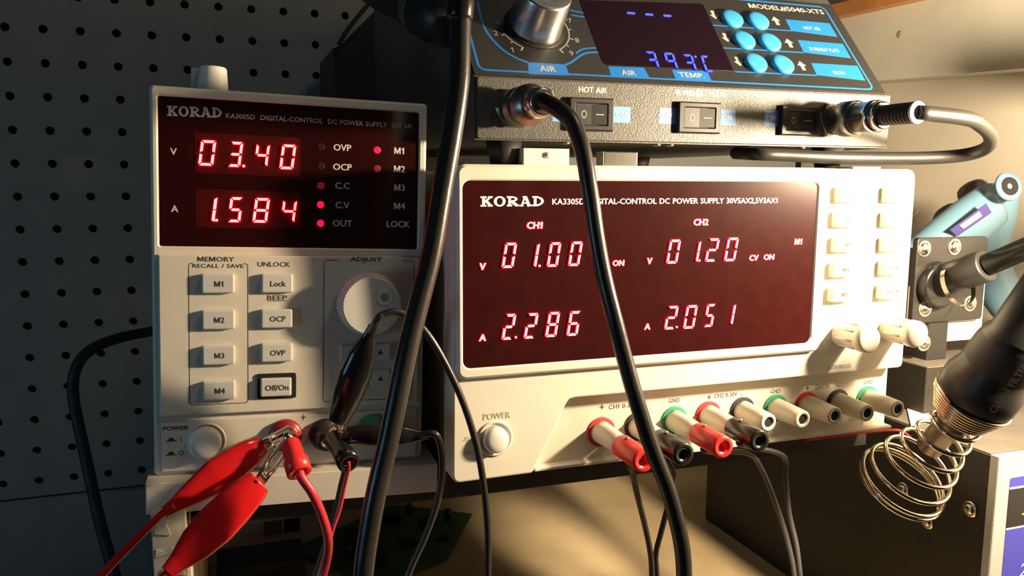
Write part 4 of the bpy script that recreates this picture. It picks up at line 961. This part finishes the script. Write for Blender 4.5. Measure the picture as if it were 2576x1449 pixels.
# pale blue desoldering gun
Y0 = 175.0
def gq(u, v, y=Y0): return None
o = (404.68, 100.00, 81.27)
t = thing('desoldering_gun', 'pale blue desoldering gun with a purple label, standing against the right wall', 'desoldering gun', (o[0], 90, BZ + .6))
og = (o[0], 90, BZ + .6)
g0, g1, g2, g3, g4 = [rel(p, og) for p in ((405.61, 90.00, 126.05), (401.90, 97.00, 109.09), (399.60, 103.00, 92.27), (398.52, 107.00, 75.20), (394.53, 113.00, 51.93))]
m = MB(); m.tube([g0, rel((410.68, 95.00, 107.72), og), rel((414.97, 101.00, 89.32), og), rel((419.70, 107.00, 68.87), og)], [15.0, 15.9, 15.0, 13.8], 28, 8, .85, (0, 1, 0)); m.build('upper_body', 'gun', t)
m = MB(); m.tube([rel((402.72, 92.00, 114.71), og), rel((386.45, 94.00, 103.45), og), rel((370.79, 98.00, 91.57), og), rel((348.92, 104.00, 74.79), og)], [16.5, 17.5, 16.5, 14.0], 28, 8, .8, (0, 1, 0)); m.build('barrel_cover', 'gun', t)
m = MB(); m.tube([rel((419.60, 107.00, 80.26), og), rel((429.32, 101.00, 54.92), og), rel((442.86, 93.00, 35.38), og), rel((470.97, 85.00, 9.10), og)], [14.6, 15.0, 14.6, 13.8], 28, 8, .8, (0, 1, 0)); m.build('grip', 'gun', t)
q = (392.09, 71.00, 128.38)
m = MB(); m.lathe([(0, 9.5), (1.5, 9.3), (1.8, 6.6)], rel(q, og), (-.18, -1, .25), 32, sq=1.0); m.build('nozzle_ring', 'gun', t)
m = MB(); m.lathe([(0, 6.2), (2.2, 6.0), (2.2, 2.0), (1.0, 1.6), (1.0, 0)], rel(q, og), (-.18, -1, .25), 28); m.build('nozzle_port', 'void', t)
for a_, b_ in (((408.54, 112.00, 125.74), (411.63, 106.00, 115.57)), ((389.69, 114.00, 108.50), (391.83, 108.00, 101.53))):
    d = Vector(b_) - Vector(a_)
    m = MB(); m.lathe([(-6, 0), (-5.8, 3.5), (-5, 7), (-3.2, 10), (-.5, 11.4), (3, 12.2), (10, 12.4)], rel(a_, og), tuple(d), 28, sq=.9); m.build('side_cap', 'gun_dark', t)
lq = [Vector(p) for p in ((358.52, 83.00, 100.24), (376.61, 73.00, 117.57), (382.07, 73.00, 111.86), (365.46, 83.00, 95.93))]
def quad_plate(P, th, name, k, par, o_):
    m = MB(); n = (P[1] - P[0]).cross(P[3] - P[0]).normalized()
    if n.y > 0: n = -n
    A = m.add([p - Vector(o_) + n * th for p in P]); B = m.add([p - Vector(o_) for p in P])
    m.face(A[::-1]); m.face(B)
    for i in range(4): m.face((A[i], A[(i + 1) % 4], B[(i + 1) % 4], B[i]))
    return m.build(name, k, par)
lab = quad_plate(lq, .4, 'gun_label', 'purple', t, og)
c_ = sum(lq, Vector()) / 4
li = [c_ + (p - c_) * .55 + (lq[3] - lq[0]) * (-.06) for p in lq]
quad_plate(li, .7, 'label_print', 'lavender', lab, og)

# spring stand with a gun handle in it
A0 = Vector((245.00, -0.42, -29.69)); A1 = Vector((248.00, -24.14, 4.17)); A2 = Vector((250.00, -32.83, 20.81)); A3 = Vector((255.00, -60.35, 70.32))
t = thing('spring_stand', 'shiny wire spring holder opening to lower left in front of the black station case', 'spring holder', tuple(A0))
ax = (A1 - A0).normalized(); u = ax.cross(Vector((0, 0, 1))).normalized(); w = ax.cross(u)
pts = []
turns = 7.0; N = 260; LnS = (A2 - A0).length - 7
rp = [22.2, 22.6, 22.0, 20.0, 17.2, 14.2, 11.8, 10.8]
tp = [0, .035, .085, .26, .45, .63, .82, 1.0]
for i in range(N + 1):
    f = i / N; an = 2 * math.pi * turns * f + 2.2
    k = f * (len(rp) - 1); j = min(int(k), len(rp) - 2); r = rp[j] * (1 - k + j) + rp[j + 1] * (k - j); tz = (tp[j] * (1 - k + j) + tp[j + 1] * (k - j)) * LnS
    pts.append(ax * tz + (u * math.cos(an) + w * math.sin(an)) * r)
m = MB(); m.tube(pts, 1.15, 10, raw=True); m.build('spring_coil', 'spring', t)
m = MB(); pts = []
axc = (A3 - A2).normalized(); uc = axc.cross(Vector((0, 0, 1))).normalized(); wc = axc.cross(uc)
for i in range(181):
    f = i / 180; an = 2 * math.pi * 7 * f
    r = 12.6 + 5.6 * min(1, f * 1.15)
    pts.append(A2 - A0 + axc * (-5 + 13 * f) + (uc * math.cos(an) + wc * math.sin(an)) * r)
m.tube(pts, .95, 10, raw=True); m.build('collar_winding', 'copper', t)
t2 = thing('tool_handle', 'black tool handle with white lettering resting in the spring holder', 'tool handle', tuple(A2))
ln = (A3 - A2).length
m = MB(); m.lathe([(-6, 9), (-2, 12), (6, 17.0), (10, 18.6), (18, 18.6), (24, 16.4), (34, 15.2), (44, 15.0), (46, 13.4), (ln + 26, 14.2)], (0, 0, 0), tuple(A3 - A2), 40); hd = m.build('handle', 'black', t2)
m = MB(); m.lathe([(28, 16.0), (32, 16.1), (38, 15.9), (42, 15.1)], (0, 0, 0), tuple(A3 - A2), 40, cap=False); m.build('grip_band', 'rubber', hd)
# lettering along the handle, on the side towards the lamp and viewer
tx = MB(); tx.text('CLEAN FILTER AND NOZZLE', 0, 0, 3.4, 58, 0, align='l', weight=.01)
view = (Vector((-90.979, -326.217, 131.968)) - A2).normalized(); side = (view - axc * view.dot(axc)).normalized(); tang = axc.cross(side)
side2 = (side * .86 - tang * .5 * (1 if tang.z > 0 else -1)).normalized(); tang2 = axc.cross(side2)
if tang2.dot(Vector((-1, 0, 1))) < 0: tang2 = -tang2
tx.v = [tuple(axc * (14 + x) + side2 * (19.2 - max(0, x) * .075) + tang2 * z) for x, y, z in tx.v]
tx.build('handle_lettering', 'grey_print', hd)
m = MB(); m.lathe([(-32, 5.6), (-31, 6.6), (-15, 6.8), (-13, 8.2), (-4, 8.5)], (0, 0, 0), tuple(ax), 32); m.build('nozzle_sleeve', 'dark_steel', t2)

# pale cord hanging on the right wall
pts = [(560.04, 200.00, 229.69), (556.85, 205.00, 211.88), (544.60, 215.00, 181.99), (531.72, 225.00, 151.28), (514.27, 232.00, 126.84), (490.64, 238.00, 105.76), (471.38, 240.00, 91.84)]
t = thing('pale_cord', 'thin pale cord slanting down across the right wall', 'cord', pts[0])
m = MB(); m.tube([rel(p, pts[0]) for p in pts], [1.9, 1.8, 1.4, .9], 10, 6); m.build('cord', 'cord', t)
# white sheet leaning behind the terminals, right of the supply
q = (349.80, 90.00, -16.79)
P4 = [(336.95, 90.93, -9.00), (280.23, 28.11, -9.00), (318.58, 31.92, -9.00), (385.30, 94.00, -9.00)]
t = thing('paper_sheet', 'bright white paper sheet lying on the black case beside the spring holder', 'paper', (P4[1][0], P4[1][1], BZ + .7))
m = MB(); i = m.add([(x - P4[1][0], y - P4[1][1], .2) for x, y, z in P4] + [(x - P4[1][0], y - P4[1][1], .8) for x, y, z in P4])
for f in ((4, 5, 6, 7), (0, 3, 2, 1), (0, 1, 5, 4), (1, 2, 6, 5), (2, 3, 7, 6), (3, 0, 4, 7)): m.face([i[k] for k in f])
m.build('sheet', 'paper', t)

# ------------------------------------------------------------------ things on the desk under the shelf
def zq(u, v): return None
c0, c1, c2 = (96.39, 301.00, -149.00), (29.36, 213.49, -149.00), (35.87, 315.70, -149.00)
t = thing('circuit_board', 'dark green circuit board with black chips lying on the desk under the shelf', 'circuit board', (c0[0], c0[1], -150))
m = MB(); i_ = [(0, 0), (-60, 42), (-150, -20), (-95, -95), (-40, -70)]
m.v = []; 
top = m.add([(x, y, 3.2) for x, y in i_]); bot = m.add([(x, y, 1.6) for x, y in i_]); m.face(top); m.face(bot[::-1])
for a_ in range(5): m.face((bot[a_], bot[(a_ + 1) % 5], top[(a_ + 1) % 5], top[a_]))
pcb = m.build('board', 'pcb', t)
rs = random.Random(7)
for x, y, w_, d_, h_ in ((-40, -8, 14, 9, 4), (-70, 6, 18, 12, 7), (-62, -36, 12, 12, 3), (-98, -22, 22, 10, 9), (-36, -40, 8, 6, 3), (-90, -58, 10, 16, 5)):
    m = MB(); m.box(x - w_ / 2, x + w_ / 2, y - d_ / 2, y + d_ / 2, 3.2, 3.2 + h_, .4); m.build('chip', 'chip', t)
for x, y in ((-22, -4), (-50, 18), (-110, -44)):
    m = MB(); m.lathe([(0, 3), (8, 3), (8.5, 2.4), (8.5, 0)], (x, y, 3.2), (0, 0, 1), 16); m.build('capacitor', 'black', t)
m = MB(); 
for x, y in ((-100, -70), (-40, -62), (-120, -20)): m.lathe([(0, 1.5), (1.6, 1.5)], (x, y, 0), (0, 0, 1), 10)
m.build('standoff', 'screw', t)
c = (-80.74, 238.55, -149.00)
t = thing('adapter_box', 'small black plastic box lying on the desk under the narrow supply', 'box', (c[0], c[1], -150))
m = MB(); m.box(-24, 34, -14, 18, .3, 22, 1.5); m.build('body', 'black', t)
m = MB(); m.box(-10, 18, -14.3, -13.9, 8, 15); m.build('label', 'chip', t)
c = (-48.52, 323.98, -149.00)
t = thing('pcb_offcut', 'narrow dark module standing upright on the desk behind the red lead', 'module', (c[0], c[1], -150))
m = MB(); m.box(-6, 6, -4, 4, .3, 46, .6); m.build('body', 'black', t)
m = MB(); m.box(-22, -8, -3, 3, .3, 44, .6); m.build('side_plate', 'dark_steel', t)

# thin red wire lying along the front of the wide supply's base
p0 = (191.17, 10.00, -2.13)
t = thing('red_wire', 'thin red wire lying under the bottom edge of the wide supply at its right end', 'wire', p0)
m = MB(); m.tube([(0, 0, 0), rel((205.20, 8.00, -1.25), p0), rel((225.10, 7.00, -0.82), p0), rel((248.85, 7.00, -1.91), p0), rel((263.35, 12.00, -8.96), p0)], .7, 8, 5); m.build('wire', 'red_wire', t)
